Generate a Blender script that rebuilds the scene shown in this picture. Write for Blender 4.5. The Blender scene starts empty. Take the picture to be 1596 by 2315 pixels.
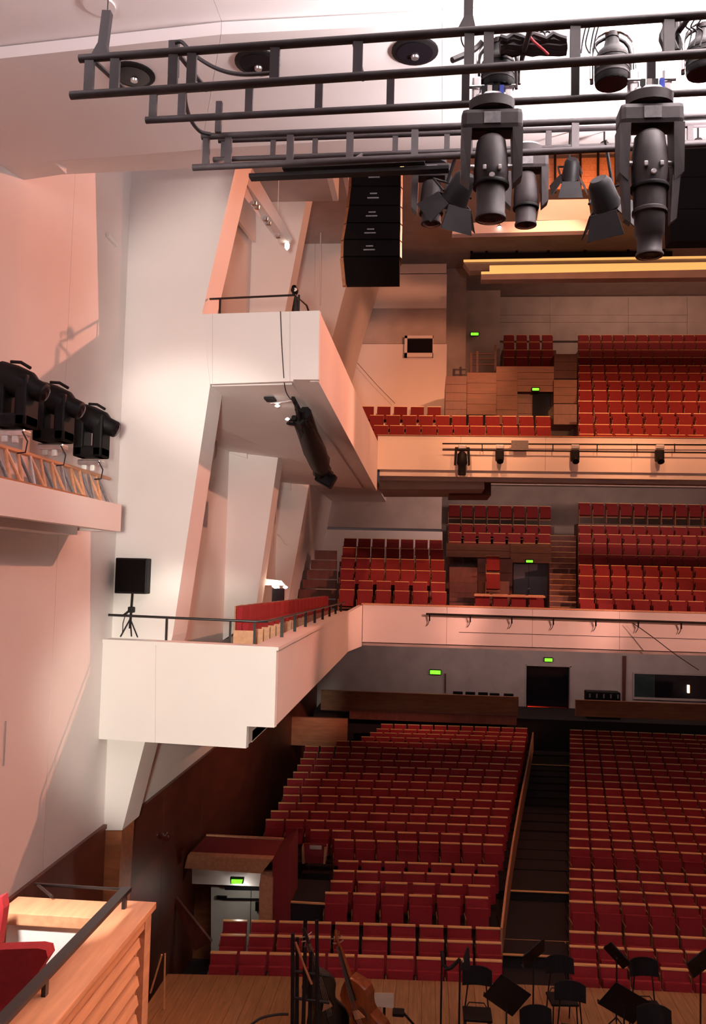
import bpy, bmesh, math, random
from mathutils import Vector, Matrix
random.seed(7)
SC = bpy.context.scene
COL = SC.collection
# ------------------------------------------------------------------ camera
F, CX, CY = 1955.0, 798.0, 1157.5          # focal length and centre in pixels of the 1596x2315 frame
CAM = Vector((0, 0, 7.5))                  # 7.5 m above the stage floor (z = 0); +Y runs down the hall
_a = Vector(((970 - CX) / F, -(1297 - CY) / F, -1)).normalized()
_z = Vector((0.017, 1, 0)); _z = (_z - _a * _z.dot(_a)).normalized()
_x = _a.cross(_z)
W2C = Matrix((( _x.x, _a.x, _z.x), (_x.y, _a.y, _z.y), (_x.z, _a.z, _z.z)))
C2W = W2C.transposed()
cd = bpy.data.cameras.new('camera'); cam = bpy.data.objects.new('camera', cd); COL.objects.link(cam)
cam.matrix_world = Matrix.Translation(CAM) @ C2W.to_4x4()
cd.sensor_fit = 'VERTICAL'; cd.sensor_height = 36.0; cd.lens = F / 2315 * 36.0
cd.clip_start = 0.1; cd.clip_end = 200
SC.camera = cam
# ------------------------------------------------------------------ world, exposure
wd = bpy.data.worlds.new('world'); SC.world = wd; wd.use_nodes = True
wd.node_tree.nodes['Background'].inputs[0].default_value = (1.0, 0.62, 0.60, 1)
wd.node_tree.nodes['Background'].inputs[1].default_value = 0.05
SC.view_settings.view_transform = 'Standard'; SC.view_settings.look = 'None'
SC.view_settings.gamma = 1; SC.view_settings.use_curve_mapping = False
SC.view_settings.exposure = 0.0
# ------------------------------------------------------------------ lamps of the hall, with added fill lights (aimed spots and areas)
def spot(name, loc, to, power, col, angle=60, blend=.6, rad=.15):
    l = bpy.data.lights.new(name, 'SPOT'); l.energy = power; l.color = col
    l.spot_size = math.radians(angle); l.spot_blend = blend; l.shadow_soft_size = rad
    o = bpy.data.objects.new(name, l); COL.objects.link(o); o.location = loc
    o.rotation_euler = (Vector(to) - Vector(loc)).to_track_quat('-Z', 'Y').to_euler(); return o
def area(name, loc, to, power, col, sx, sy):
    l = bpy.data.lights.new(name, 'AREA'); l.energy = power; l.color = col; l.shape = 'RECTANGLE'; l.size = sx; l.size_y = sy
    o = bpy.data.objects.new(name, l); COL.objects.link(o); o.location = loc
    o.rotation_euler = (Vector(to) - Vector(loc)).to_track_quat('-Z', 'Y').to_euler(); return o
def point(name, loc, power, col, rad=.1):
    l = bpy.data.lights.new(name, 'POINT'); l.energy = power; l.color = col; l.shadow_soft_size = rad
    o = bpy.data.objects.new(name, l); COL.objects.link(o); o.location = loc; return o
WARM = (1.0, .78, .62); PINK = (1.0, .70, .66); AMBER = (1.0, .50, .24); ORANGE = (1.0, .36, .12)
# stage lamps behind the camera: they light the box fronts and the pier facing the stage
spot('stage_front_lamp', (-.3, -.8, 7.6), (-3.9, 14.0, 5.3), 7300, (1, .97, .81), 18, .4, .25)
spot('stage_front_lamp', (-.3, -.8, 7.6), (-3.9, 14.0, 9.0), 5700, (1, .93, .80), 17, .5, .25)
spot('stage_front_lamp', (-.3, -.8, 7.6), (-3.2, 14.0, 11.6), 6300, (1, .90, .80), 20, .6, .25)
# lamps above the truss that wash the canopy over the stage
spot('canopy_lamp', (2.6, 5.0, 11.6), (2.5, 5.0, 12.5), 3000, (1, .91, .90), 168, .45, .3)
spot('canopy_lamp', (3.1, 7.4, 10.9), (3.0, 7.4, 12.4), 1900, (1, .88, .88), 168, .45, .3)
spot('canopy_lamp', (-3.4, 4.0, 11.8), (-3.4, 5.6, 12.5), 190, (1, .84, .86), 160, .6, .3)  # extra uplight added to lift the canopy's dim left side
# lamps on the opposite side of the stage (right of the frame): orange light across to the left wall and the box flanks
spot('hall_side_lamp', (8.8, 23.0, 17.6), (-4.8, 12.2, 7.6), 8000, (1, .35, .22), 46, .4, .12)
spot('side_stage_lamp', (5.2, 14.9, 14.6), (-4.3, 12.3, 10.3), 450, (1, .36, .23), 54, .5, .15)
spot('box_flank_fill', (17.0, 22.0, 16.0), (-2.2, 24.0, 9.2), 6500, (1, .40, .24), 34, .6, .15)  # added fill for the far part of the box flanks
# lamps over and among the choir seats, and one across the stage
spot('choir_lamp', (-1.4, 3.4, 11.2), (-2.6, 6.4, 4.2), 90, (1, .58, .42), 32, .5, .15)
spot('choir_lamp', (6.0, 9.0, 9.5), (-2.3, 5.8, 4.0), 2300, (1, .46, .27), 22, .5, .15)  # added from the right over the stage, brightens the slatted side
spot('choir_desk_lamp', (-3.36, 6.4, 5.6), (-3.05, 7.25, 4.0), 210, (1, .94, .88), 62, .4, .06)
# spots added above and beside the hall to light the balconies
for lx in (-.5, 4.0, 8.5, 13.0):
    spot('hall_fill_spot', (lx, 18.5, 17.0), (lx, 30.5, 12.3), 3400, (1, .40, .18), 44, .6, .2)
    spot('hall_fill_spot', (lx + 9, 14.8, 10.5), (lx - .3, 28.5, 6.3), 7600, (1, .44, .32), 19, .6, .2)  # added in mid-air beyond the right edge, for the lower front
spot('hall_fill_spot', (6.0, 20.0, 17.5), (-1.3, 38.0, 16.6), 5800, (1, .36, .18), 27, .6, .2)  # added to brighten the wall left of the upper balcony
point('catwalk_fill', (5.2, 27.6, 20.0), 90, ORANGE, .1)  # added point light that warms the catwalk boards
point('upper_box_lamp', (-2.95, 17.6, 15.2), 60, (1, .44, .24), .1)
spot('side_box_fill', (-2.75, 16.4, 8.8), (-4.5, 22.5, 8.6), 330, (1, .62, .56), 34, .6, .1)  # added spot without a fixture, lights the second pier's face
spot('upper_box_lamp', (-2.7, 16.4, 12.6), (-4.2, 22.5, 14.6), 240, (1, .38, .24), 50, .6, .1)  # spot added to brighten the upper part of the second pier
area('lower_balcony_fill', (6.0, 33.5, 10.5), (6.0, 39.0, 10.4), 190, (1, .62, .50), 14, .3)  # added fill strip for the walls behind the lower balcony
area('under_balcony_fill', (6.0, 38.0, 4.9), (6.0, 42.0, 3.4), 135, (1, .68, .62), 16, .3)  # unseen strip added to lift the grey back wall
area('upper_balcony_fill', (10.0, 40.0, 21.6), (10.0, 44.0, 19.0), 120, (1, .55, .38), 9, .3)  # added fill for the concrete wall above the top rows
area('hall_overhead_fill', (5.0, 25.0, 21.7), (5.0, 25.5, 0.0), 780, (1, .34, .17), 8, 2)  # weak overhead fill added to even out the stalls
point('entrance_fill', (-4.0, 19.15, .45), 6, (1, .92, .86), .06)  # added fill for the entrance soffit and door
# ------------------------------------------------------------------ pixels of the frame to points of the place
def ray(px, py):
    return C2W @ Vector(((px - CX) / F, -(py - CY) / F, -1))
def AY(px, py, y): d = ray(px, py); return CAM + d * (y / d.y)
def AX(px, py, x): d = ray(px, py); return CAM + d * (x / d.x)
def AZ(px, py, z): d = ray(px, py); return CAM + d * ((z - CAM.z) / d.z)
def AP(px, py, p, n):
    d = ray(px, py); return CAM + d * ((Vector(p) - CAM).dot(Vector(n)) / d.dot(Vector(n)))
FRONT_N = Vector((.12, 1, 0)).normalized()
def AF(px, py, y=13.8): return AP(px, py, (-3.5, y, 0), FRONT_N)      # the slightly turned plane of the side boxes' fronts
def V(*a): return Vector(a)
# ------------------------------------------------------------------ materials
MATS = {}
def mat(name, col, rough=.6, var=.08, scale=3.0, bump=0.0, bscale=60, metal=0.0, emit=None, estr=0.0, stretch=None, spec=.5, sheen=0):
    m = bpy.data.materials.new(name); m.use_nodes = True; nt = m.node_tree; b = nt.nodes['Principled BSDF']
    b.inputs['Roughness'].default_value = rough; b.inputs['Metallic'].default_value = metal
    b.inputs['Specular IOR Level'].default_value = spec
    b.inputs['Base Color'].default_value = (*col, 1)
    tc = nt.nodes.new('ShaderNodeTexCoord'); mp = nt.nodes.new('ShaderNodeMapping')
    nt.links.new(tc.outputs['Object'], mp.inputs[0])
    if stretch: mp.inputs['Scale'].default_value = stretch
    if var > 0:
        n = nt.nodes.new('ShaderNodeTexNoise'); n.inputs['Scale'].default_value = scale; n.inputs['Detail'].default_value = 5
        nt.links.new(mp.outputs[0], n.inputs['Vector'])
        r = nt.nodes.new('ShaderNodeValToRGB'); r.color_ramp.elements[0].position = .3; r.color_ramp.elements[1].position = .7
        r.color_ramp.elements[0].color = (*[max(0, c * (1 - var)) for c in col], 1)
        r.color_ramp.elements[1].color = (*[min(1, c * (1 + var)) for c in col], 1)
        nt.links.new(n.outputs['Fac'], r.inputs[0]); nt.links.new(r.outputs[0], b.inputs['Base Color'])
    if bump > 0:
        n2 = nt.nodes.new('ShaderNodeTexNoise'); n2.inputs['Scale'].default_value = bscale; n2.inputs['Detail'].default_value = 4
        nt.links.new(mp.outputs[0], n2.inputs['Vector'])
        bp = nt.nodes.new('ShaderNodeBump'); bp.inputs['Strength'].default_value = bump; bp.inputs['Distance'].default_value = .01
        nt.links.new(n2.outputs['Fac'], bp.inputs['Height']); nt.links.new(bp.outputs[0], b.inputs['Normal'])
    if emit:
        b.inputs['Emission Color'].default_value = (*emit, 1); b.inputs['Emission Strength'].default_value = estr
    MATS[name] = m; return m
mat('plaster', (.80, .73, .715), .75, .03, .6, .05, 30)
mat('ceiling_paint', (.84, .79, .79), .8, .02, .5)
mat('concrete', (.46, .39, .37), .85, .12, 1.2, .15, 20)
mat('wood', (.34, .13, .055), .42, .22, 4, .05, 40, stretch=(.35, 3, 3))
mat('dark_wood', (.11, .026, .014), .45, .25, 3, .05, 30, stretch=(3, .35, 1))
mat('panel_wood', (.15, .05, .022), .5, .25, 4, .05, 40, stretch=(.35, 3, 3))
mat('oak', (.62, .30, .16), .45, .15, 5, .04, 40, stretch=(3, .3, 3))
mat('stage_wood', (.32, .155, .06), .38, .25, 4, .06, 30, stretch=(6, .5, 1))
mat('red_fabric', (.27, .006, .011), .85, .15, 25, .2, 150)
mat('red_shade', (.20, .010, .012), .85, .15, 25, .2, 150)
mat('glint_wood', (.85, .48, .20), .30, .15, 8, 0, stretch=(.4, 3, 3))  # wood colour lightened to stand in for glints on the seat tops
mat('carpet', (.011, .004, .004), .95, .3, 20, .3, 120)
mat('black_metal', (.010, .008, .009), .6, .2, 10, 0, spec=.2)
mat('truss_metal', (.024, .016, .019), .60, .25, 9, 0)
mat('black_plastic', (.005, .004, .005), .55, .2, 12, 0, spec=.18)
mat('lamp_body', (.026, .018, .020), .55, .25, 10, .05, 60, spec=.3)
mat('speaker_grille', (.004, .002, .002), .8, .2, 60, .2, 400, spec=.08)
mat('silver', (.72, .70, .72), .28, .12, 12, 0, metal=.9)
mat('chrome', (.8, .8, .8), .15, .05, 8, 0, metal=1.0)
mat('white_plastic', (.78, .75, .72), .4, .03, 8)
mat('door_paint', (.60, .60, .52), .5, .04, 2)
mat('grey_door', (.16, .15, .19), .5, .06, 2)
mat('glass_dark', (.006, .006, .010), .08, .1, 3)
mat('booth_glass', (.03, .05, .05), .05, .2, 2)
mat('lens', (.012, .010, .014), .15, 0, spec=.4)
mat('plate_grey', (.16, .15, .16), .5, .25, 30)
mat('cable', (.014, .010, .014), .6, .1, 10)
mat('red_cable', (.55, .03, .05), .6, .1, 10)
mat('blue_plastic', (.02, .06, .55), .4, .1, 10)
mat('steel_rail', (.012, .010, .011), .35, .15, 12)
mat('bass_varnish', (.17, .035, .010), .22, .3, 4, 0, stretch=(4, 4, .6))
mat('ebony', (.012, .009, .008), .3, .2, 10)
mat('paper', (.75, .62, .52), .8, .05, 10)
mat('exit_green', (.05, .4, .02), .5, 0, emit=(.16, 1, .02), estr=2.2)
mat('sign_white', (.85, .95, .85), .5, 0, emit=(.55, 1, .35), estr=2.5)
mat('glow_warm', (1, .8, .5), .5, 0, emit=(1, .62, .26), estr=7)
mat('glow_white', (1, 1, .95), .5, 0, emit=(1, .88, .74), estr=5)
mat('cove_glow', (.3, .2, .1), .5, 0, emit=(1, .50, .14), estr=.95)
mat('red_glow', (.8, .02, .01), .5, 0, emit=(1, .04, .01), estr=1.0)
# ------------------------------------------------------------------ mesh builder
class MB:
    def __init__(s): s.v = []; s.f = []; s.m = []; s.sm = []; s.slot = []
    def _mi(s, m):
        if m not in s.slot: s.slot.append(m)
        return s.slot.index(m)
    def add(s, vs, fs, m, smooth=False):
        o = len(s.v); s.v += [Vector(v) for v in vs]; i = s._mi(m)
        for f in fs: s.f.append([o + k for k in f]); s.m.append(i); s.sm.append(smooth)
        return s
    def box(s, lo, hi, m, M=None):
        x0, y0, z0 = lo; x1, y1, z1 = hi
        vs = [V(x0,y0,z0), V(x1,y0,z0), V(x1,y1,z0), V(x0,y1,z0), V(x0,y0,z1), V(x1,y0,z1), V(x1,y1,z1), V(x0,y1,z1)]
        if M: vs = [M @ v for v in vs]
        return s.add(vs, [(0,3,2,1),(4,5,6,7),(0,1,5,4),(1,2,6,5),(2,3,7,6),(3,0,4,7)], m)
    def cbox(s, lo, hi, m, b=.02, M=None):           # box with chamfered vertical and horizontal edges
        bm = bmesh.new(); bmesh.ops.create_cube(bm, size=1)
        c = (Vector(lo) + Vector(hi)) / 2; d = Vector(hi) - Vector(lo)
        for v in bm.verts: v.co = Vector((v.co.x * d.x, v.co.y * d.y, v.co.z * d.z)) + c
        bmesh.ops.bevel(bm, geom=bm.edges[:] , offset=min(b, min(d) * .45), segments=2, affect='EDGES', profile=.6)
        bm.verts.index_update()
        vs = [(M @ v.co) if M else v.co.copy() for v in bm.verts]; fs = [[v.index for v in f.verts] for f in bm.faces]; bm.free()
        return s.add(vs, fs, m)
    def prism(s, pts, ext, m):
        pts = [Vector(p) for p in pts]; n = len(pts); e = Vector(ext)
        nrm = Vector((0, 0, 0))
        for i in range(n): nrm += pts[i].cross(pts[(i + 1) % n])
        if nrm.dot(e) > 0: pts = pts[::-1]
        vs = pts + [p + e for p in pts]
        return s.add(vs, [list(range(n)), [n + i for i in range(n)][::-1]] + [(i, n + i, n + (i + 1) % n, (i + 1) % n) for i in range(n)], m)
    def hexa(s, q0, q1, m):                          # two quads (4 points each, matching order) joined to a solid
        vs = [Vector(p) for p in q0] + [Vector(p) for p in q1]
        nrm = (vs[1] - vs[0]).cross(vs[2] - vs[0])
        fs = [(0,1,2,3),(7,6,5,4)] + [(i, 4 + i, 4 + (i + 1) % 4, (i + 1) % 4) for i in range(4)]
        if nrm.dot(vs[4] - vs[0]) > 0: fs = [tuple(reversed(f)) for f in fs]
        return s.add(vs, fs, m)
    def tube(s, pts, r, m, n=8, r1=None, cap=True):
        pts = [Vector(p) for p in pts]; rings = []; N = len(pts); vs = []; fs = []
        up = None
        for i, p in enumerate(pts):
            t = (pts[min(i + 1, N - 1)] - pts[max(i - 1, 0)]).normalized()
            if up is None: up = Vector((0, 0, 1)) if abs(t.z) < .9 else Vector((0, 1, 0))
            a = t.cross(up).normalized(); b = a.cross(t).normalized(); up = b
            rr = r if r1 is None else r + (r1 - r) * i / max(1, N - 1)
            if isinstance(r, (list, tuple)): rr = r[i]
            for k in range(n):
                w = 2 * math.pi * (k + .5) / n; vs.append(p + a * (math.cos(w) * rr) + b * (math.sin(w) * rr))
        for i in range(N - 1):
            for k in range(n):
                k2 = (k + 1) % n; fs.append((i * n + k, i * n + k2, (i + 1) * n + k2, (i + 1) * n + k))
        if cap: fs.append(tuple(range(n))[::-1]); fs.append(tuple((N - 1) * n + k for k in range(n)))
        return s.add(vs, fs, m, n > 5)
    def bar(s, p0, p1, w, h, m, up=(0, 0, 1)):       # rectangular bar
        p0, p1 = Vector(p0), Vector(p1); t = (p1 - p0).normalized(); a = t.cross(Vector(up))
        if a.length < 1e-3: a = t.cross(Vector((0, 1, 0)))
        a.normalize(); b = a.cross(t).normalized(); a = a * w / 2; b = b * h / 2
        return s.hexa([p0 - a - b, p0 + a - b, p0 + a + b, p0 - a + b], [p1 - a - b, p1 + a - b, p1 + a + b, p1 - a + b], m)
    def lathe(s, prof, m, M=None, n=16, smooth=True):  # profile of (r, z)
        vs = []; fs = []; N = len(prof)
        for r, z in prof:
            for k in range(n):
                w = 2 * math.pi * k / n; p = V(r * math.cos(w), r * math.sin(w), z); vs.append(M @ p if M else p)
        for i in range(N - 1):
            for k in range(n):
                k2 = (k + 1) % n; fs.append((i * n + k, i * n + k2, (i + 1) * n + k2, (i + 1) * n + k))
        fs.append(tuple(range(n))[::-1]); fs.append(tuple((N - 1) * n + k for k in range(n)))
        return s.add(vs, fs, m, smooth)
    def build(s, name, parent=None, origin=None):
        me = bpy.data.meshes.new(name)
        off = Vector((0, 0, 0))
        if parent is not None:
            q = parent
            while q is not None: off = off + q.location; q = q.parent
        else:
            if origin is None:
                lo = [min(v[i] for v in s.v) for i in range(3)]; hi = [max(v[i] for v in s.v) for i in range(3)]
                origin = V((lo[0] + hi[0]) / 2, (lo[1] + hi[1]) / 2, lo[2])
            off = Vector(origin)
        me.from_pydata([v - off for v in s.v], [], s.f)
        for mm in s.slot: me.materials.append(MATS[mm])
        me.polygons.foreach_set('material_index', s.m); me.polygons.foreach_set('use_smooth', s.sm)
        me.update()
        if any(s.sm): me.set_sharp_from_angle(angle=math.radians(40))
        o = bpy.data.objects.new(name, me); COL.objects.link(o)
        if parent is not None: o.parent = parent
        else: o.location = off
        return o
def tag(o, label=None, cat=None, group=None, kind=None):
    if label: o['label'] = label
    if cat: o['category'] = cat
    if group: o['group'] = group
    if kind: o['kind'] = kind
    return o
def thing(name, loc, label, cat, group=None, kind=None):
    o = bpy.data.objects.new(name, None); o.empty_display_size = .1; COL.objects.link(o); o.location = loc
    return tag(o, label, cat, group, kind)
def copy_tree(o, parent=None):
    c = o.copy(); COL.objects.link(c); c.parent = parent
    for ch in o.children: copy_tree(ch, c)
    return c
def structure(o, label, cat='wall'): return tag(o, label, cat, kind='structure')
def ordinal(n):
    w = ['first','second','third','fourth','fifth','sixth','seventh','eighth','ninth','tenth','eleventh','twelfth','thirteenth','fourteenth','fifteenth','sixteenth','seventeenth','eighteenth','nineteenth','twentieth']
    return w[n - 1] if n <= 20 else 'twenty-' + w[n - 21]
# ================================================================== THE SETTING
XW = -5.36                       # plane of the left wall
def boxo(name, lo, hi, m, parent=None, bev=None):
    b = MB(); (b.cbox(lo, hi, m, bev) if bev else b.box(lo, hi, m)); return b.build(name, parent)
def curveY(y, X): return y - .0045 * ((X - 6.9) ** 2 - 7.4 ** 2)      # rows bow away from the stage towards the hall's middle
def slope_y(X): return -.009 * (X - 6.9)
# ---- left wall: plaster panels above, wood below
wl = structure(thing('wall_left', (XW, 5, 3.15), 'tall plaster side wall beside the stage', 'wall'), 'tall pinkish plaster side wall beside the stage')
y = -4.0
while y < 14.4:
    y2 = min(y + 2.3, 14.5); boxo('wall_panel', (XW - .3, y + .004, 3.15), (XW, y2 - .004, 14.9), 'plaster', wl); y = y2
wl2 = structure(thing('wall_left_rear', (XW, 20, 3.0), 'x', 'wall'), 'shaded plaster wall between the slanted fins of the hall')
for a, b in ((14.5, 22.6), (22.6, 30.1), (30.1, 44.5)):
    boxo('wall_panel', (XW - .3, a + .004, 2.98), (XW, b - .004, 22.2), 'plaster', wl2)
ww = structure(thing('wall_left_base', (XW, 5, -1.5), 'x', 'wall'), 'dark brown wood panelling along the foot of the left wall')
y = -4.0
while y < 42:
    y2 = y + 3.1; boxo('wall_panel', (XW - .35, y + .004, -1.6), (XW + .03, y2 - .004, 3.14 if y2 < 16 else 2.92), 'dark_wood', ww); y = y2
boxo('top_trim', (XW - .1, -4, 3.12), (XW + .06, 14.4, 3.19), 'dark_wood', ww)
boxo('top_trim', (XW - .1, 14.5, 2.9), (XW + .07, 42, 3.0), 'dark_wood', ww)
# ---- fins: slanted piers standing out from the wall
def fin(name, label, faces, yp, t, planar=None, m='plaster'):
    b = MB()
    for pts in faces:
        P = [(AF(px, py, yp) if planar is None else AY(px, py, yp)) for px, py in pts]
        b.prism(P, (0, t, 0), m)
    return structure(b.build(name), label, 'pier')
fin('wall_fin', 'broad pale slanted pier facing the stage behind the side boxes',
    [[(294, 322), (548, 322), (531, 385), (457, 708), (475, 872), (390, 1437), (276, 1877), (222, 1877)]], 14.2, .85)
b = MB(); b.prism([AF(231, 1878, 14.21), AF(276, 1878, 14.21), AF(262, 2110, 14.21), AF(222, 2110, 14.21)], (0, .6, 0), 'wood')
structure(b.build('wall_fin_foot'), 'brown wood foot of the broad pier below the lower box', 'pier')
fin('wall_fin', 'second slanted pier behind the side seats under the upper box',
    [[(492, 1000), (633, 1003), (575, 1400), (485, 1460)]], 22.5, .8, 1)
fin('wall_fin', 'second slanted pier rising above the upper box railing',
    [[(505, 300), (712, 300), (698, 423), (642, 716), (500, 716)]], 22.5, .8, 1)
fin('wall_fin', 'third slanted pier at the far end of the side seats',
    [[(605, 1080), (701, 1082), (644, 1400), (600, 1400)]], 30.0, 7.2, 1)
fin('wall_fin', 'third slanted pier high above the upper box, partly behind the speakers',
    [[(640, 440), (846, 440), (783, 644), (742, 800), (690, 800)]], 30.0, 7.6, 1)
# dropped edges of the soffit beside the second and third pier
for nm, pts, yp in (('soffit_drop', [(519, 1002), (558, 1004), (558, 1036), (519, 1023)], 22.38), ('soffit_drop', [(630, 1078), (657, 1080), (657, 1108), (630, 1098)], 29.88)):
    b = MB(); b.prism([AY(px, py, yp) for px, py in pts], (0, .1, 0), 'plaster')
    structure(b.build(nm), 'small dropped soffit edge at the top of the %s pier' % ('second' if yp < 25 else 'third'), 'soffit')
# ---- lower side box
lb = structure(thing('side_box_lower', (-4, 14, 4.67), 'x', 'balcony'), 'large cream lower side box jutting out over the stage door', 'balcony')
b = MB(); b.prism([AF(*p) for p in [(177, 1450), (352, 1458), (350, 1679), (168, 1667)]], FRONT_N * .12, 'plaster'); b.build('front_panel', lb)
b = MB(); b.prism([AF(*p) for p in [(352.6, 1458), (625, 1470), (620, 1645), (558, 1642), (556, 1692), (350.6, 1679)]], FRONT_N * .12, 'plaster'); b.build('front_panel', lb)
P0, P1 = AF(625, 1470), AF(620, 1645)
zt, zb = P0.z, P1.z
ys = [P0.y + .125, 17.5, 21.3, 25.1, 27.0]; xs = [-2.39, -2.41, -2.43, -2.45, -2.47]
for i in range(4):
    b = MB(); b.hexa([V(xs[i] - .14, ys[i], zb), V(xs[i], ys[i], zb), V(xs[i], ys[i], zt), V(xs[i] - .14, ys[i], zt)],
                     [V(xs[i+1] - .14, ys[i+1] - .006, zb), V(xs[i+1], ys[i+1] - .006, zb), V(xs[i+1], ys[i+1] - .006, zt), V(xs[i+1] - .14, ys[i+1] - .006, zt)], 'plaster'); b.build('side_panel', lb)
b = MB(); b.hexa([V(-2.61, 27.0, zb), V(-2.47, 27.0, zb), V(-2.47, 27.0, zt), V(-2.61, 27.0, zt)], [V(-2.3, 28.62, zb + .05), V(-2.16, 28.55, zb + .05), V(-2.16, 28.55, 6.42), V(-2.3, 28.62, 6.42)], 'plaster'); b.build('side_panel', lb)
b = MB(); q = [AF(170, 1449), AF(627, 1470)]; b.hexa([q[0] + V(0, -.02, -.005), q[1] + V(.02, -.02, -.005), q[1] + V(-.42, .42, -.005), q[0] + V(0, .45, -.005)], [q[0] + V(0, -.02, .05), q[1] + V(.02, -.02, .05), q[1] + V(-.42, .42, .045), q[0] + V(0, .45, .045)], 'plaster'); b.build('coping', lb)
b = MB(); b.hexa([q[1] + V(.02, -.02, -.005), V(-2.44, 27, zt - .005), V(-2.86, 27, zt - .005), q[1] + V(-.42, .42, -.005)], [q[1] + V(.02, -.02, .05), V(-2.44, 27, zt + .05), V(-2.86, 27, zt + .045), q[1] + V(-.42, .42, .045)], 'plaster'); b.build('coping', lb)
boxo('soffit', (XW, 14.2, 4.68), (-2.84, 28.4, 4.86), 'plaster', lb)
boxo('soffit_lip', (-2.84, 13.85, 5.02), (-2.53, 28.4, 5.12), 'plaster', lb)
boxo('soffit_edge', (-2.9, 13.85, 4.70), (-2.84, 28.4, 5.02), 'plaster', lb)
boxo('floor_slab', (XW, 15.1, 5.12), (-2.55, 29.0, 5.25), 'carpet', lb)
# ---- upper side box
ub = structure(thing('side_box_upper', (-3, 14, 10.6), 'x', 'balcony'), 'pale upper side box below the hanging speakers', 'balcony')
for pts in ([(457, 710), (480, 709.4), (480, 868), (475, 868)], [(480.5, 709.4), (655, 704), (655, 862), (480.5, 868)], [(655.6, 704), (722, 702), (720, 858), (663, 858), (663, 862), (655.6, 862)]):
    b = MB(); b.prism([AF(px, py, 14.19) for px, py in pts], FRONT_N * .12, 'plaster'); b.build('front_panel', ub)
U0, U1 = AF(722, 702, 14.19), AF(720, 859, 14.19)
ys = [U0.y + .125, 17.6, 21.2, 24.9, 28.5]
for i in range(4):
    def at(j):
        t = j / 4; X = U0.x + .12 * t; return X, U1.z - .45 * t, U0.z + .02 * t
    x0, a0, c0 = at(i); x1, a1, c1 = at(i + 1)
    b = MB(); b.hexa([V(x0 - .14, ys[i], a0), V(x0, ys[i], a0), V(x0, ys[i], c0), V(x0 - .14, ys[i], c0)],
                     [V(x1 - .14, ys[i+1] - .006, a1), V(x1, ys[i+1] - .006, a1), V(x1, ys[i+1] - .006, c1), V(x1 - .14, ys[i+1] - .006, c1)], 'plaster'); b.build('side_panel', ub)
b = MB(); b.hexa([V(XW, 14.56, 10.62), V(-2.35, 14.21, 10.62), V(-2.35, 14.21, 10.9), V(XW, 14.56, 10.9)], [V(XW, 30.2, 10.60), V(-2.25, 28.6, 10.28), V(-2.25, 28.6, 10.6), V(XW, 30.2, 10.7)], 'plaster'); b.build('soffit', ub)
b = MB(); b.hexa([V(-2.35, 14.2, 10.68), V(-2.02, 14.2, 10.68), V(-2.02, 14.2, 10.9), V(-2.35, 14.2, 10.9)], [V(-2.25, 28.6, 10.32), V(-1.9, 28.6, 10.32), V(-1.9, 28.6, 10.5), V(-2.25, 28.6, 10.5)], 'plaster'); b.build('soffit_lip', ub)
b = MB(); b.box((XW, 30.2, 10.55), (-1.9, 38, 10.8), 'plaster'); b.build('soffit', ub)
boxo('floor_slab', (XW, 15.1, 10.92), (-2.05, 28.6, 11.0), 'carpet', ub)
# ---- gallery ledge on the left wall
gl = structure(thing('wall_gallery', (-5, 5, 8.0), 'x', 'ledge'), 'narrow pale ledge along the left wall carrying the stage lamps', 'ledge')
boxo('fascia', (-4.75, -3, 8.02), (-4.6, 12.55, 8.42), 'plaster', gl)
boxo('end_panel', (XW, 12.42, 8.02), (-4.755, 12.55, 8.41), 'plaster', gl)
boxo('deck', (XW, -3, 8.2), (-4.76, 12.4, 8.35), 'plaster', gl)
boxo('soffit', (XW, -3, 7.93), (-4.95, 11.8, 8.04), 'plaster', gl)
boxo('wood_edge', (-4.78, -3, 8.42), (-4.66, 11.4, 8.452), 'wood', gl)
# ---- stage canopy (ceiling over the stage): hung panels with a downstand lip on the hall side
ZC = 12.4
cp = structure(thing('ceiling', (0, 6, ZC), 'x', 'ceiling'), 'white ceiling canopy above the stage lamps', 'ceiling')
def csl(name, a, t=.12, m='ceiling_paint'):
    b = MB(); b.hexa(a, [p + V(0, 0, t) for p in a], m); return b.build(name, cp)
c0 = [AZ(-60, 139, ZC), AZ(500, 78, ZC), AZ(1000, 52, ZC), AZ(1660, 15, ZC), V(18, 5.6, ZC)]
f0 = [AZ(-60, 379, ZC), AZ(455, 338, ZC), AZ(1000, 303, ZC), AZ(1660, 268, ZC), V(18, 7.6, ZC)]
for i in range(4):
    csl('ceiling_panel', [c0[i], c0[i+1] - V(.003, 0, 0), f0[i+1] - V(.003, 0, 0), f0[i]])
    k0, k1 = c0[i] + V(0, .15, .13), c0[i+1] + V(-.003, .15, .13)
    csl('ceiling_panel', [V(k0.x, -5, ZC + .13), V(k1.x, -5, ZC + .13), k1, k0])
def lip(top, bot, z0, z1):
    for i in range(len(top) - 1):
        q = [AZ(*top[i], z0), AZ(*top[i+1], z0), AZ(*bot[i+1], z1), AZ(*bot[i], z1)]
        b = MB(); b.hexa(q, [p + V(0, 0, .1) for p in q], 'ceiling_paint'); b.build('ceiling_edge', cp)
lip([(-60, 379), (120, 364)], [(-60, 424), (150, 393)], ZC + .02, ZC + .12)
lip([(108, 366), (455, 338), (900, 309), (1660, 268), (2400, 225)], [(130, 395), (455, 380), (900, 359), (1660, 330), (2400, 290)], ZC + .006, ZC + .42)
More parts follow.
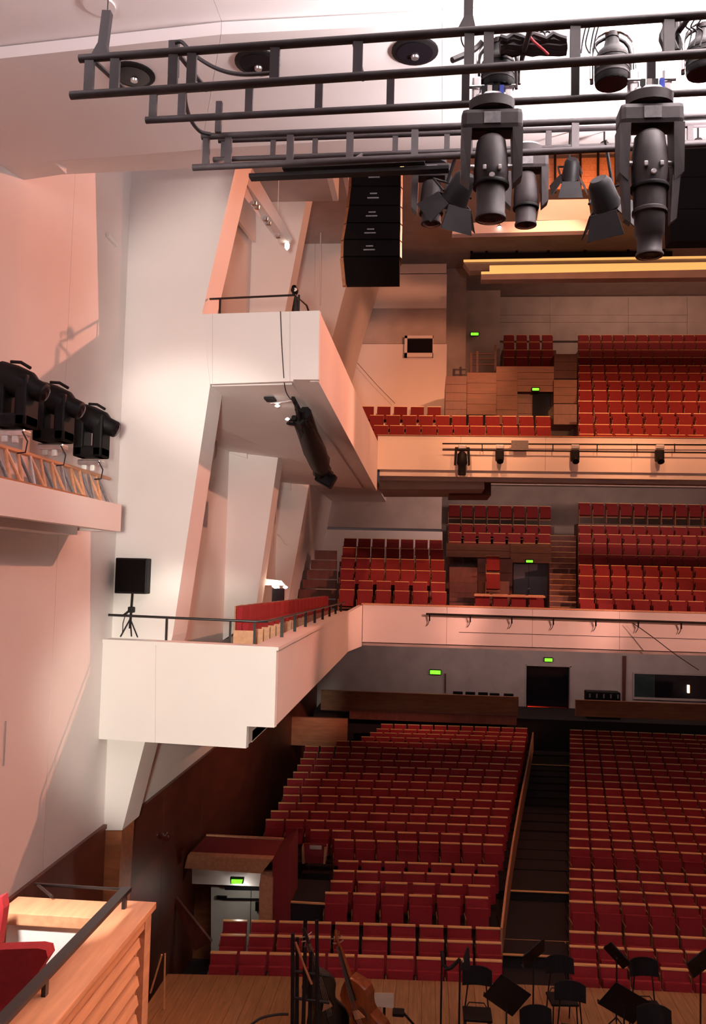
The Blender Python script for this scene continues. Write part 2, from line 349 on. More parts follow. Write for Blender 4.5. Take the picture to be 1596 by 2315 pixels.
# ---- hall ceiling, side soffits
hc = structure(thing('ceiling_hall', (5, 30, 21.9), 'x', 'ceiling'), 'dim brown hall ceiling above the upper balcony', 'ceiling')
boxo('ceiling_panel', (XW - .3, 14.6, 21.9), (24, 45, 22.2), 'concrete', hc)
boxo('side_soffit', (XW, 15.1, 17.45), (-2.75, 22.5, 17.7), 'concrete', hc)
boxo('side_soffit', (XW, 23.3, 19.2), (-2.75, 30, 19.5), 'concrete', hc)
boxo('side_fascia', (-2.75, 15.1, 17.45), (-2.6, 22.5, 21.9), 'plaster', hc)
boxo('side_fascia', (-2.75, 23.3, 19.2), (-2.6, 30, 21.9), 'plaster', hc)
# slanted beam with small lamps over the upper box
bm_ = structure(thing('ceiling_beam', (-3.2, 16, 14.3), 'x', 'beam'), 'sloping beam with a row of small lamps above the upper box', 'beam')
q = [AY(533, 420, 15.1), AY(547, 400, 15.1), AY(567, 375, 15.1), AY(550, 365, 15.1)]
r = [AY(630, 549, 18.4), AY(654, 551, 18.4), AY(662, 541, 18.4), AY(642, 520, 18.4)]
b = MB(); b.hexa(q, r, 'plaster'); b.build('beam_body', bm_)
for t in (.06, .3, .36, .55, .62, .85):
    p = q[0].lerp(r[0], t).lerp(q[1].lerp(r[1], t), .5)
    bb = MB(); bb.lathe([(.05, -.03), (.055, .03), (.03, .05)], 'silver', Matrix.Translation(p + V(0, 0, -.02)), 10); bb.build('downlight', bm_)
p = r[1] + V(-.03, -.1, -.08)
bb = MB(); bb.lathe([(.015, -.10), (.05, -.05), (.055, .03), (.03, .06)], 'glow_white', Matrix.Translation(p), 10); bb.build('lit_bulb', bm_)
b = MB(); b.prism([AX(523, 420, -4.75), AX(578, 470, -4.75), AX(578, 548, -4.75), AX(523, 478, -4.75)], (-.08, 0, 0), 'plaster')
structure(b.build('wall_panel_slanted'), 'slant-bottomed orange panel on the wall under the sloping beam', 'panel')
structure(boxo('wall_lining', (XW, 15.1, 11.0), (-4.93, 22.48, 17.45), 'plaster'), 'orange-lit lining wall behind the upper box railing', 'wall')
# ---- rear balcony fronts
def parapet(name, label, z0, z1, yb, n, x0, w):
    o = structure(thing(name, (x0, yb, z0), 'x', 'balcony'), label, 'balcony')
    for i in range(n):
        boxo('front_panel', (x0 + i * w + .004, yb, z0), (x0 + (i + 1) * w - .004, yb + .16, z1), 'plaster', o)
    return o
pl = parapet('balcony_front_lower', 'long pinkish front of the rear lower balcony', 5.22, 6.44, 28.5, 8, -2.15, 2.75)
boxo('coping', (-2.2, 28.46, 6.44), (19.85, 28.72, 6.485), 'oak', pl)
boxo('dark_strip', (1.0, 28.488, 5.62), (19.8, 28.5, 5.635), 'black_metal', pl)  # thin black strip along the front panels
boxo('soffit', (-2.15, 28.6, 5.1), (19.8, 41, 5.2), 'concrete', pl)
pu = parapet('balcony_front_upper', 'long orange-lit front of the rear upper balcony', 10.92, 12.05, 28.5, 8, -1.78, 2.75)
boxo('coping', (-1.8, 28.46, 12.05), (19.85, 28.72, 12.08), 'wood', pu)
boxo('lower_band', (-1.7, 28.62, 10.72), (19.8, 28.9, 10.93), 'plaster', pu)
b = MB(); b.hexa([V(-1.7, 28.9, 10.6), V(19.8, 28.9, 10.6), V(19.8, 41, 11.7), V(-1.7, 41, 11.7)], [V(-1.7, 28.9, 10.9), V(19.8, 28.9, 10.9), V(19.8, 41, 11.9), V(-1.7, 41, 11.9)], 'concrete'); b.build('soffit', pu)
b = MB(); b.prism([AY(858, 1078, 29.5), AY(1095, 1080, 29.5), AY(1095, 1106, 29.5), AY(858, 1106, 29.5)], (0, 3, 0), 'concrete'); b.build('soffit_beam', pu)
b = MB(); b.prism([AY(1095, 1074, 31), AY(1110, 1074, 31), AY(1110, 1120, 31), AY(1015, 1120, 31), AY(1015, 1107, 31), AY(1095, 1107, 31)], (0, 2, 0), 'dark_wood'); b.build('soffit_beam', pu)
# ---- back walls
bw = structure(thing('wall_back', (5, 42.3, -1), 'x', 'wall'), 'grey back wall behind the stalls under the balcony', 'wall')
D0, D1 = AY(1190, 1505, 42.3), AY(1288, 1618, 42.3)
for lo, hi in (((-6, 42.3, -1), (D0.x, 42.6, 5.1)), ((D1.x, 42.3, -1), (24, 42.6, 5.1)), ((D0.x, 42.3, D0.z), (D1.x, 42.6, 5.1))):
    boxo('wall_panel', lo, hi, 'concrete', bw)
boxo('door_recess', (D0.x, 42.62, D1.z - 2), (D1.x, 42.8, D0.z + .1), 'glass_dark', bw)
b = MB()
for lo, hi in (((D0.x - .04, 42.26, D1.z), (D0.x, 42.3, D0.z + .05)), ((D1.x, 42.26, D1.z), (D1.x + .05, 42.3, D0.z + .05)), ((D0.x - .04, 42.26, D0.z), (D1.x + .05, 42.3, D0.z + .06))): b.box(lo, hi, 'concrete')
b.build('door_frame', bw)
b = MB(); p, q = AY(1193, 1597, 42.4), AY(1283, 1606, 42.4); b.hexa([V(p.x, 42.4, q.z), V(q.x, 42.4, q.z), V(q.x, 42.5, q.z), V(p.x, 42.5, q.z)], [V(p.x, 42.4, p.z), V(q.x, 42.4, p.z - .05), V(q.x, 42.5, p.z - .05), V(p.x, 42.5, p.z)], 'red_glow')
tag(b.build('glowing_bar'), 'glowing red bar low in the dark rear doorway', 'light bar')
b = MB(); b.prism([AY(1408, 1483, 42.2), AY(1416, 1483, 42.2), AY(1414, 1590, 42.2), AY(1407, 1590, 42.2)], (0, .09, 0), 'dark_wood')
structure(b.build('trim_1'), 'thin dark upright strip on the rear wall beside the control window', 'trim')
b = MB(); b.prism([AY(1005, 1523, 42.2), AY(1008, 1523, 42.2), AY(1008, 1566, 42.2), AY(1005, 1566, 42.2)], (0, .09, 0), 'dark_wood')
structure(b.build('trim_2'), 'thin dark upright strip on the rear wall left of the doorway', 'trim')
wb = structure(thing('window_1', AY(1500, 1585, 42.2), 'x', 'window'), 'dark control room window at the back of the stalls', 'window')
p, q = AY(1434, 1523, 42.2), AY(1640, 1583, 42.2)
b = MB()
for lo, hi in (((p.x, 42.2, p.z), (q.x, 42.32, p.z + .06)), ((p.x, 42.2, q.z - .1), (q.x, 42.32, q.z)), ((p.x - .05, 42.2, q.z - .1), (p.x, 42.32, p.z + .06))): b.box(lo, hi, 'concrete')
b.build('window_frame', wb)
m_ = AY(1480, 1550, 42.2).x
boxo('pane', (p.x, 42.26, q.z), (m_ - .01, 42.29, p.z), 'booth_glass', wb); boxo('pane', (m_ + .01, 42.26, q.z), (q.x, 42.29, p.z), 'glass_dark', wb)
b = MB(); a_ = AY(1557, 1558, 42.15); b.box((a_.x - .04, 42.15, a_.z - .18), (a_.x + .04, 42.259, a_.z + .18), 'glow_warm')
tag(b.build('monitor_lamp'), 'small lit strip lamp in the control room window', 'lamp')
# walls behind the lower balcony
def wallpx(name, label, x0, y0, x1, y1, D, m='plaster', t=.3, parent=None):
    p, q = AY(x0, y0, D), AY(x1, y1, D)
    b = MB(); b.box((p.x, D, min(p.z, q.z)), (q.x, D + t, max(p.z, q.z)), m)
    o = b.build(name, parent)
    if parent is None: structure(o, label)
    return o
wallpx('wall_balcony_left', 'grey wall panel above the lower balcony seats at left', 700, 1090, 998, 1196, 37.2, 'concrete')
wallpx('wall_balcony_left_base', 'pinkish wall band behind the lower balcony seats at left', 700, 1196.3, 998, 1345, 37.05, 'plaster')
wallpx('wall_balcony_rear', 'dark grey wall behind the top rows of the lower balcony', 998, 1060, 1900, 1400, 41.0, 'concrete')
WS = structure(thing('wall_stair', AY(700, 1420, 32.2), 'x', 'wall'), 'dark wood stair flank at the far end of the side seats')
for k in range(6): wallpx('board', '', 712 - k * 9, 1244 + k * 22, 760, 1265.5 + k * 22, 32.0, 'dark_wood', .2, WS)
# walls behind the upper balcony
wu = structure(thing('wall_upper_left', (-2, 38, 12), 'x', 'wall'), 'orange-lit wall with a small window beside the upper balcony', 'wall')
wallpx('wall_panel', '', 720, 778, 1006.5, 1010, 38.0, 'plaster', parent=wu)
wallpx('wall_panel', '', 720, 697, 1008, 777.3, 38.1, 'concrete', parent=wu)  # darker grey material puts the wall's shaded middle band into colour
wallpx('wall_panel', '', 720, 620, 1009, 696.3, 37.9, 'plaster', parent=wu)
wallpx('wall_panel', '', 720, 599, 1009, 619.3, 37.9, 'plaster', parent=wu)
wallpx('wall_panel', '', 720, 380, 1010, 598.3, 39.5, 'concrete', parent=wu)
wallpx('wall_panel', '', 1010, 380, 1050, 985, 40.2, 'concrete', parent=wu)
wallpx('wall_upper_recess', 'recessed wall with an exit sign beside the top balcony rows', 1026, 657, 1129, 850, 42.0, 'concrete')
wr = structure(thing('wall_upper_back', (10, 44.5, 19), 'x', 'wall'), 'concrete panelled back wall above the top balcony rows', 'wall')
for a, c in ((672, 712), (713, 728), (729, 770)):
    for x0, x1 in ((1129, 1243), (1243.6, 1420), (1420.6, 1553), (1553.6, 1900)):
        wallpx('wall_panel', '', x0, a, x1, c, 44.3, 'concrete', parent=wr)
wallpx('wall_panel', '', 1010, 600, 1900, 671.3, 44.45, 'concrete', parent=wr)
wallpx('wall_panel', '', 1010, 770.5, 1900, 1000, 44.45, 'concrete', parent=wr)
w2 = structure(thing('window_2', AY(947, 808, 37.9), 'x', 'window'), 'small dark window in the orange-lit wall', 'window')
p, q = AY(915, 760, 37.9), AY(979, 808, 37.9)
b = MB()
for lo, hi in (((p.x, 37.8, p.z - .12), (q.x, 38.0, p.z)), ((p.x, 37.8, q.z), (q.x, 38.0, q.z + .18)), ((p.x, 37.8, q.z), (p.x + .12, 38.0, p.z)), ((q.x - .03, 37.8, q.z), (q.x, 38.0, p.z))): b.box(lo, hi, 'plaster')
b.build('window_frame', w2); boxo('pane', (p.x + .1, 37.93, q.z + .1), (q.x - .02, 37.96, p.z - .1), 'glass_dark', w2)
# right wall and stage rear (outside the frame, they close the room)
structure(boxo('wall_right', (19.8, -4, -1.6), (20.1, 45, 22), 'plaster'), 'plaster side wall on the far right of the hall')
# ---- ceiling reflectors over the hall
def refl(name, label, pts, D, depth, m, glow=None):
    r_ = structure(thing(name, AY(*pts[0], D), 'x', 'reflector'), label, 'ceiling panel')
    b = MB(); b.prism([AY(px, py, D) for px, py in pts], (0, depth, 0), m); b.build('panel', r_)
    return r_
rf1 = refl('ceiling_reflector', 'long glowing yellow ceiling ledge above the upper balcony', [(1088, 620), (1800, 605), (1800, 625), (1088, 632)], 33.0, .5, 'concrete')
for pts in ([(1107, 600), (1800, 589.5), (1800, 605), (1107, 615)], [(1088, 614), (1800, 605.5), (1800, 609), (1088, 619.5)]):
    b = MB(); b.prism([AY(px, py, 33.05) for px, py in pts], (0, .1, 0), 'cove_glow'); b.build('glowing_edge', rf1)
rf2 = refl('ceiling_reflector', 'thin ceiling panel with a yellow edge under the lamp bridge', [(1048, 592), (1800, 580), (1800, 587), (1062, 612)], 36.0, .6, 'concrete')
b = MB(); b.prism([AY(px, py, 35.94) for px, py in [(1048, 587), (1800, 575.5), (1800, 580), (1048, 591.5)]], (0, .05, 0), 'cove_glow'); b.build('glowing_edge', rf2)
refl('ceiling_reflector', 'pink hanging ceiling panel right of the speakers', [(1026, 505), (1384, 494), (1384, 520), (1022, 529)], 26.0, .3, 'plaster')
refl('ceiling_reflector', 'small pink box panel above the hanging ceiling panel', [(1222, 452), (1330, 450), (1336, 496), (1214, 498)], 27.0, .3, 'plaster')
refl('ceiling_reflector', 'brown ceiling bulkhead behind the lamp bridge', [(1050, 440), (1900, 425), (1900, 590), (1050, 590)], 39.8, .3, 'concrete')
# ---- stage floor of long planks
sf = structure(thing('floor', (0, 8, -.2), 'x', 'floor'), 'brown plank floor of the stage', 'floor')
x = -4.7
while x < 14:
    w = .235; x2 = x + w
    b = MB(); b.prism([V(x + .003, -3, 0), V(x2 - .003, -3, 0), V(x2 - .003, curveY(16.57, x2), 0), V(x + .003, curveY(16.57, x), 0)], (0, 0, -.05), 'stage_wood')
    b.build('plank', sf); x = x2
b = MB(); b.prism([V(-4.7, -3, -.055), V(14, -3, -.055)] + [V(14 - i * 1.87, curveY(16.5, 14 - i * 1.87), -.055) for i in range(11)], (0, 0, -.9), 'carpet'); b.build('stage_body', sf)
structure(boxo('floor_stalls', (XW, 14.5, -1.7), (19.8, 44.5, -1.55), 'carpet'), 'dark carpet floor of the stalls', 'floor')
structure(boxo('floor_stage_side', (XW, -4, -1.75), (-4.6, 14.5, -1.6), 'carpet'), 'dark floor strip between stage and left wall', 'floor')
# ================================================================== SEATING
def seat_back(b, w=.50, m='red_fabric'):
    h = w / 2
    b.hexa([V(-h, -.02, .40), V(h, -.02, .40), V(h, .06, .40), V(-h, .06, .40)], [V(-h + .01, .085, .925), V(h - .01, .085, .925), V(h - .01, .15, .925), V(-h + .01, .15, .925)], m)
def seat_shell(b, w=.50):
    h = w / 2
    b.hexa([V(-h, .063, .30), V(h, .063, .30), V(h, .085, .30), V(-h, .085, .30)], [V(-h, .153, .93), V(h, .153, .93), V(h, .178, .93), V(-h, .178, .93)], 'wood')
def seat_rim(b, w=.50):
    h = w / 2
    b.box((-h, .09, .931), (h, .18, .952), 'glint_wood')
def seat_cushion(b, w=.50, m='red_fabric'):
    h = w / 2 - .012
    b.hexa([V(-h, -.17, .40), V(h, -.17, .40), V(h, -.04, .36), V(-h, -.04, .36)], [V(-h, -.13, .80), V(h, -.13, .80), V(h, -.01, .78), V(-h, -.01, .78)], m)
def seat_arm(b, w=.56):
    x = -w / 2
    b.box((x + .004, -.26, .585), (x + .026, .10, .62), 'wood'); b.box((x + .008, -.20, 0), (x + .024, .06, .585), 'wood')
SEAT_PARTS = [('backrest', seat_back), ('back_shell', seat_shell), ('top_rim', seat_rim), ('seat_cushion', seat_cushion), ('armrest', seat_arm)]
def make_seat_proto():
    r = thing('stalls_seat', (0, 0, 0), 'x', 'seat', 'red seats of the stalls')
    for nm, fn in SEAT_PARTS:
        b = MB(); fn(b); b.build(nm, r)
    return r
proto = make_seat_proto(); proto_used = [False]
def joined_seat(name):
    b = MB()
    for nm, fn in SEAT_PARTS: fn(b)
    return b
LROWS = [(2170,16.8,478,1142),(2129,17.6,500,1140),(2096,18.4,505,1138),(2027,19.4,730,1112),(2000,20.2,742,1117),(1976,21.0,752,1124),(1953,21.9,762,1132),(1905,22.9,755,1141),(1884,23.7,700,1145),
 (1862,24.5,602,1149),(1842,25.3,613,1153),(1823,26.1,630,1157),(1805,26.95,640,1161),(1786,27.75,642,1165),(1768,28.6,650,1169),(1752,29.4,663,1173),(1736,30.2,672,1176),(1721,31.0,680,1180),(1706,31.85,687,1184),
 (1692,32.65,690,1187),(1679,33.5,760,1190),(1668,34.3,815,1192),(1658,35.1,835,1194),(1649,36.0,850,1195),(1638,36.8,860,1196)]
seats = []
fl = structure(thing('stalls_terrace', (0, 17, -1.6), 'x', 'floor'), 'dark stepped terraces carrying the stalls seats', 'floor')
def tread(parent, x0, x1, d0, d1, ztop, zbot, m='carpet', n=6, curved=True):
    b = MB(); f = curveY if curved else (lambda y, X: y)
    X = [x0 + (x1 - x0) * i / n for i in range(n + 1)]
    lo = [V(a, f(d0, a), zbot) for a in X] + [V(a, f(d1, a), zbot) for a in reversed(X)]
    b.prism(lo, (0, 0, ztop - zbot), m); return b.build('tread', parent)
for i, (yp, D, xl, xr) in enumerate(LROWS):
    zt_ = AY(900, yp, D).z; zf = zt_ - .952
    a, c = AY(xl, yp, D).x, AY(xr, yp, D).x
    n = int((c - a) / .545); p_ = (c - a) / n
    dn = LROWS[i + 1][1] if i + 1 < len(LROWS) else D + .8
    tread(fl, a - .1, c + .02, D - .45, dn - .452, zf, -1.55)
    for k in range(n):
        X = c - (k + .5) * p_
        seats.append((D, i, 'left', k, X, curveY(D, X), zf))
    a2 = AY(1290, yp + 12, D).x; n2 = int((AY(1612, yp + 25, D).x - a2) / .56) + 1
    tread(fl, a2 - .02, a2 + n2 * .56 + .5, D - .45, dn - .452, zf, -1.55)
    for k in range(n2):
        X = a2 + (k + .5) * .56
        seats.append((D, i, 'right', k, X, curveY(D, X), zf))
seats.sort(key=lambda s: s[0])
rest = MB()
for j, (D, i, side, k, X, Y, zf) in enumerate(seats):
    ang = math.atan(slope_y(X))
    if j < 300:
        o = copy_tree(proto) if proto_used[0] else proto; proto_used[0] = True
        o.location = (X, Y, zf); o.rotation_euler = (0, 0, ang)
        o['label'] = 'red seat, %s from the %s side of the aisle, %s stalls row from the stage' % (ordinal(k + 1), side, ordinal(i + 1))
    else:
        b = joined_seat('x'); M = Matrix.Translation((X, Y, zf)) @ Matrix.Rotation(ang, 4, 'Z')
        for nm in b.slot: rest._mi(nm)
        o_ = len(rest.v); rest.v += [M @ v for v in b.v]
        rest.f += [[o_ + q for q in f] for f in b.f]; rest.m += [rest.slot.index(b.slot[q]) for q in b.m]; rest.sm += b.sm
ro = rest.build('stalls_seats_far'); tag(ro, 'far red stalls seats under the lower balcony', 'seats', kind='stuff')
# aisle between the stalls blocks
ai = structure(thing('floor_aisle', (2.5, 17, -1.5), 'x', 'floor'), 'dark carpeted aisle between the two stalls blocks', 'floor')
for i, (yp, D, xl, xr) in enumerate(LROWS):
    zf = AY(900, yp, D).z - .952; a = AY(xr, yp, D).x + .04; c = AY(1290, yp + 12, D).x - .04
    dn = LROWS[i + 1][1] if i + 1 < len(LROWS) else D + .8
    tread(ai, a, c, D - .45, dn - .452, zf, -1.55, 'carpet', 2)
    if i in (3, 4, 7, 22):
        b = MB(); b.prism([V(a, curveY(D - .5, a), zf + .002), V(c, curveY(D - .5, c), zf + .002), V(c, curveY(D - .42, c), zf + .002), V(a, curveY(D - .42, a), zf + .002)], (0, 0, .02), 'glint_wood'); b.build('step_nosing', ai)
ar = thing('aisle_screen', AY(1135, 2090, 18.6), 'slim golden wood rail along the left edge of the stalls aisle', 'rail')
pts = [AY(px, py, d) + V(.03, 0, 0) for px, py, d in ((1130, 2098, 18.9), (1141, 2005, 21.0), (1156, 1905, 24.0), (1175, 1800, 28.0), (1193, 1712, 32.5), (1203, 1655, 36.4))]
for i in range(5):
    b = MB(); q0, q1 = pts[i], pts[i + 1]
    b.hexa([q0 + V(-.02, 0, -.75), q0 + V(.03, 0, -.75), q0 + V(.03, 0, 0), q0 + V(-.02, 0, 0)], [q1 + V(-.02, 0, -.75), q1 + V(.03, 0, -.75), q1 + V(.03, 0, 0), q1 + V(-.02, 0, 0)], 'oak'); b.build('rail_board', ar)
# ---- balcony seats (flat rows)
def bal_rows(rows, name, group, fmt, tname, tlabel, step=1.0, zs=None):
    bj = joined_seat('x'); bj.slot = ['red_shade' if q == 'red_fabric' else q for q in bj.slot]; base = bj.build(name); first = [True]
    t = structure(thing(tname, (4, 29, 5), 'x', 'floor'), tlabel, 'floor')
    for (blk, r, yp, D, xl, xr) in rows:
        pm = (xl + xr) / 2
        A, B = AY(xl, yp, D), AY(xr, yp, D); zf = AY(min(pm, 1400), yp, D).z - .952
        n = max(1, int((B.x - A.x) / .545)); p_ = (B.x - A.x) / n
        tread(t, A.x - .05, B.x + .05, D - .5, D + step - .502, zf, min(zf - .05, max(zf - 1.2, zs(D))), 'dark_wood', 1, False)
        for k in range(n):
            o = base if first[0] else base.copy()
            if not first[0]: COL.objects.link(o)
            first[0] = False
            o.location = (A.x + (k + .5) * p_, D, zf)
            tag(o, fmt % (ordinal(k + 1), ordinal(r), blk), 'seat', group)
lrows = [('left block', i + 1, y, d, 762 + i * 2.5, 1013 - i * 2.4) for i, (y, d) in enumerate([(1335, 29.4), (1314, 30.4), (1288, 31.4), (1263, 32.4), (1239, 33.4), (1218, 34.4)])]
lrows += [('back block', i + 1, y, d, 1012, 1247) for i, (y, d) in enumerate([(1226, 36.0), (1205, 37.0), (1185, 38.0), (1142, 39.2)])]
lrows += [('pair block', i + 1, y, d, 1082, 1146) for i, (y, d) in enumerate([(1296, 31.6), (1256, 32.8)])]
lrows += [('door block', 1, 1344, 29.4, 1070, 1232)]
lrows += [('right block', i + 1, y, d, 1306, 1680) for i, (y, d) in enumerate([(1355, 29.4), (1331, 30.5), (1303, 31.6), (1278, 32.7), (1254, 33.8), (1229, 34.9), (1208, 36.0), (1188, 37.1), (1137, 38.3)])]
bal_rows(lrows, 'lower_balcony_seat', 'red seats of the lower balcony', 'red seat, %s from left in %s row up, lower balcony %s', 'lower_balcony_terrace', 'dark stepped terraces carrying the lower balcony seats', 1.1, lambda d: 5.24)
urows = [('left block', i + 1, y, d, xl, xr) for i, (y, d, xl, xr) in enumerate([(961, 29.6, 842, 1247), (938, 30.8, 832, 1247), (917, 32.0, 810, 1000)])]
urows += [('back left block', i + 1, y, d, 1136, 1252) for i, (y, d) in enumerate([(806, 39.4), (789, 40.5), (771, 41.6), (755, 42.7)])]
urows += [('right block', i + 1, y, d, 1306, 1680) for i, (y, d) in enumerate([(980, 29.6), (958, 30.8), (932, 32.0), (905, 33.2), (881, 34.4), (860, 35.6), (841, 36.8), (824, 38.0), (806, 39.2), (789, 40.4), (771, 41.6), (755, 42.7)])]
bal_rows(urows, 'upper_balcony_seat', 'red seats of the upper balcony', 'red seat, %s from left in %s row up, upper balcony %s', 'upper_balcony_terrace', 'dark stepped terraces carrying the upper balcony seats', 1.2, lambda d: 10.94 + .083 * (d + 1 - 28.9))
# ---- seats along the lower side box: backs seen over the railing
sb0 = thing('side_box_chair', (0, 0, 0), 'x', 'seat', 'red seats along the lower side box')
b = MB(); b.cbox((-.06, -.29, .42), (.05, .29, 1.0), 'red_fabric', .02); b.build('backrest', sb0)
b = MB(); b.box((-.085, -.30, .02), (-.062, .30, 1.01), 'wood'); b.build('back_shell', sb0)
b = MB(); b.box((.055, -.28, .40), (.16, .28, .72), 'red_fabric'); b.build('seat_cushion', sb0); b = MB(); b.box((.06, -.30, .0), (.10, .30, .39), 'oak'); b.build('kick_board', sb0)
b = MB(); b.box((-.09, -.309, .0), (.30, -.302, .60), 'oak'); b.build('side_panel', sb0)
for k in range(20):
    o = sb0 if k == 0 else copy_tree(sb0)
    Y = 14.95 + k * .62; px = -3.22 + .05 * k / 20
    o.location = (px, Y, 5.86 - .14 * k / 20 )
    o['label'] = 'red side box seat behind the railing, %s from the stage' % ordinal(k + 1)
boxo_ = MB(); boxo_.box((-4.2, 14.7, 5.25), (-2.95, 27.4, 5.72), 'dark_wood'); structure(boxo_.build('side_box_step'), 'dark raised step under the side box seats', 'floor')
# ---- wood blocks and stair parts of the balconies
def wblock(name, label, x0, y0, x1, y1, D, m='wood', t=.8, n=1):
    p, q = AY(x0, y0, D), AY(x1, y1, D)
    o = structure(thing(name, (p.x, D, q.z), 'x', 'panel'), label, 'panel')
    for i in range(n):
        za, zb_ = q.z + (p.z - q.z) * i / n, q.z + (p.z - q.z) * (i + 1) / n
        boxo('board', (p.x, D, za + .006), (q.x, D + t, zb_ - .006), m, o)
    return o
wblock('stair_flank', 'dark wood stair flank at the left of the upper balcony', 1008, 850, 1054, 945, 34.0, 'dark_wood', 3, 5)
wblock('tier_block', 'wood tiered block under the small red railing', 1056, 842, 1121, 938, 34.6, 'panel_wood', 4, 4)
wblock('tier_block', 'wood wall block left of the upper balcony exit', 1122, 828, 1169, 960, 35.0, 'panel_wood', 1.5, 4)
wblock('tier_block', 'wood wall panel above the upper balcony exit', 1170, 828, 1252, 886, 35.0, 'panel_wood', 1.5, 4)
wblock('tier_block', 'dark wood wall beside the upper balcony doorway', 1169, 887, 1204, 960, 35.3, 'dark_wood', 1, 3)
wblock('tier_block', 'wood flank right of the upper balcony exit', 1252, 858, 1304, 912, 34.8, 'panel_wood', 1.5, 3)
wblock('tier_block', 'dark wood lower flank right of the upper balcony exit', 1252, 913, 1304, 960, 33.0, 'dark_wood', 1.5, 2)
wblock('tier_block', 'wood flank beside the rear stairs of the upper balcony', 1253, 800, 1304, 856, 38.0, 'dark_wood', 1.5, 3)
for nm, x0, y0, x1, y1, D, lab in (('door_2', 1204, 888, 1248, 945, 35.2, 'dark doorway below the upper balcony exit sign'),):
    structure(wallpx(nm, lab, x0, y0, x1, y1, D, 'glass_dark', .1), lab, 'door')
# lower balcony stairs and door
st = structure(thing('balcony_stairs', AY(1270, 1375, 30), 'x', 'stairs'), 'narrow lit stairs between the lower balcony blocks', 'stairs')
for i in range(14):
    D = 29.8 + i * .6; p, q = AY(1242, 1372 - i * 12.4, D), AY(1302, 1372 - i * 12.4, D)
    boxo('step', (p.x, D, p.z - .3), (q.x, D + .62, p.z), 'dark_wood', st)
    boxo('step_nosing', (p.x, D - .02, p.z), (q.x, D + .03, p.z + .012), 'glint_wood', st)
st2 = structure(thing('balcony_stairs', AY(1045, 1362, 30), 'x', 'stairs'), 'dark steps beside the left block of the lower balcony', 'stairs')
for i in range(8):
    D = 29.8 + i * .45; p, q = AY(1016, 1362 - i * 11.5, D), AY(1079, 1362 - i * 11.5, D)
    boxo('step', (p.x, D, p.z - .25), (q.x, D + .47, p.z), 'dark_wood', st2)
wblock('tier_block', 'wood wall above the dark steps of the lower balcony', 1010, 1228, 1155, 1262, 35.0, 'panel_wood', .7, 2)
wblock('tier_block', 'wood wall behind the pair of lower balcony seats', 1080, 1262, 1158, 1360, 34.8, 'dark_wood', .5, 3)
wblock('tier_block', 'wood lintel above the grey balcony door', 1155, 1228, 1246, 1274, 34.9, 'panel_wood', .7, 2)
d3 = structure(thing('door_3', AY(1200, 1352, 35.2), 'x', 'door'), 'grey double door below the lower balcony exit sign', 'door')
for x0, x1 in ((1161, 1195), (1196, 1240)):
    p, q = AY(x0, 1274, 35.2), AY(x1, 1352, 35.2); boxo('door_leaf', (p.x, 35.2, q.z), (q.x - .01, 35.28, p.z), 'grey_door', d3)
p = AY(1196, 1331, 35.1); b = MB(); b.lathe([(.03, -.03), (.06, 0), (.03, .03)], 'silver', Matrix.Translation(p), 10); b.build('door_handle', d3)
b = MB(); p, q = AY(1072, 1343, 29.1), AY(1232, 1348, 29.1); b.box((p.x, 29.05, q.z - .05), (q.x, 29.15, p.z), 'oak')
structure(b.build('trim_3'), 'oak top rail in front of the grey balcony door', 'trim')
# rear stalls low walls
wblock('stalls_screen', 'brown wood screen behind the left stalls block', 726, 1560, 1172, 1622, 38.4, 'wood', .2, 1)
wblock('stalls_screen', 'brown wood screen behind the right stalls block', 1302, 1582, 1640, 1632, 38.2, 'wood', .2, 1)
wblock('stalls_screen', 'low brown wood panel at the far left of the stalls', 650, 1620, 784, 1690, 34.5, 'wood', .2, 1)
wblock('stalls_screen', 'stepped wood panel behind the last left stalls rows', 790, 1604, 1168, 1640, 37.9, 'dark_wood', .2, 1)
# ================================================================== TRUSSES
def proj(p):
    c = W2C @ (Vector(p) - CAM); return CX + F * c.x / -c.z, CY - F * c.y / -c.z
def at_px(p0, p1, px):
    lo, hi = 0.0, 1.0
    for _ in range(30):
        m = (lo + hi) / 2
        if proj(p0.lerp(p1, m))[0] < px: lo = m
        else: hi = m
    return p0.lerp(p1, lo)
def ladder(root, bl, tl, br, tr, D, rungs, w=.062, rad=.028, top_right=None):
    b0 = AY(*bl, D); t0 = AY(*tl, D)
    b1 = AZ(*br, b0.z); t1 = AZ(*tr, t0.z)
    b1 = b0 + (b1 - b0) * 1.6; t1 = t0 + (t1 - t0) * 1.6
    for p, q in ((b0, b1), (t0, t1)):
        b = MB(); b.tube([p, q], rad, 'truss_metal', 12); b.build('chord', root)
    for px in rungs:
        a = at_px(b0, b1, px); c = at_px(t0, t1, proj(a + V(0, 0, t0.z - b0.z))[0])
        b = MB(); b.bar(a, c, w, .03, 'truss_metal', up=(0, 1, 0)); b.build('rung', root)
    return b0, b1, t0, t1
tA = thing('lighting_truss', AY(160, 215, 5.4), 'near black ladder truss hanging across the top of the stage', 'truss')
A1 = ladder(tA, (160, 216), (180, 133), (1596, 121), (1596, 33), 5.4, [200, 258, 390, 432, 620, 808, 1060, 1104, 1300, 1512, 1720, 1930])
A2 = ladder(tA, (330, 272), (338, 208), (1596, 208), (1596, 118), 6.1, [345, 410, 562, 720, 882, 1052, 1300, 1472, 1660, 1850], .055, .026)
for px in (205, 400, 800, 1200, 1560):
    a = at_px(A1[2], A1[3], px); c = V(a.x, at_px(A2[2], A2[3], max(340, px * .8 + 60)).y, A2[2].z)
    b = MB(); b.tube([a, c], .018, 'truss_metal', 8); b.build('cross_brace', tA)
tB = thing('lighting_truss', AY(435, 378, 7.0), 'farther black ladder truss above the hanging speakers', 'truss')
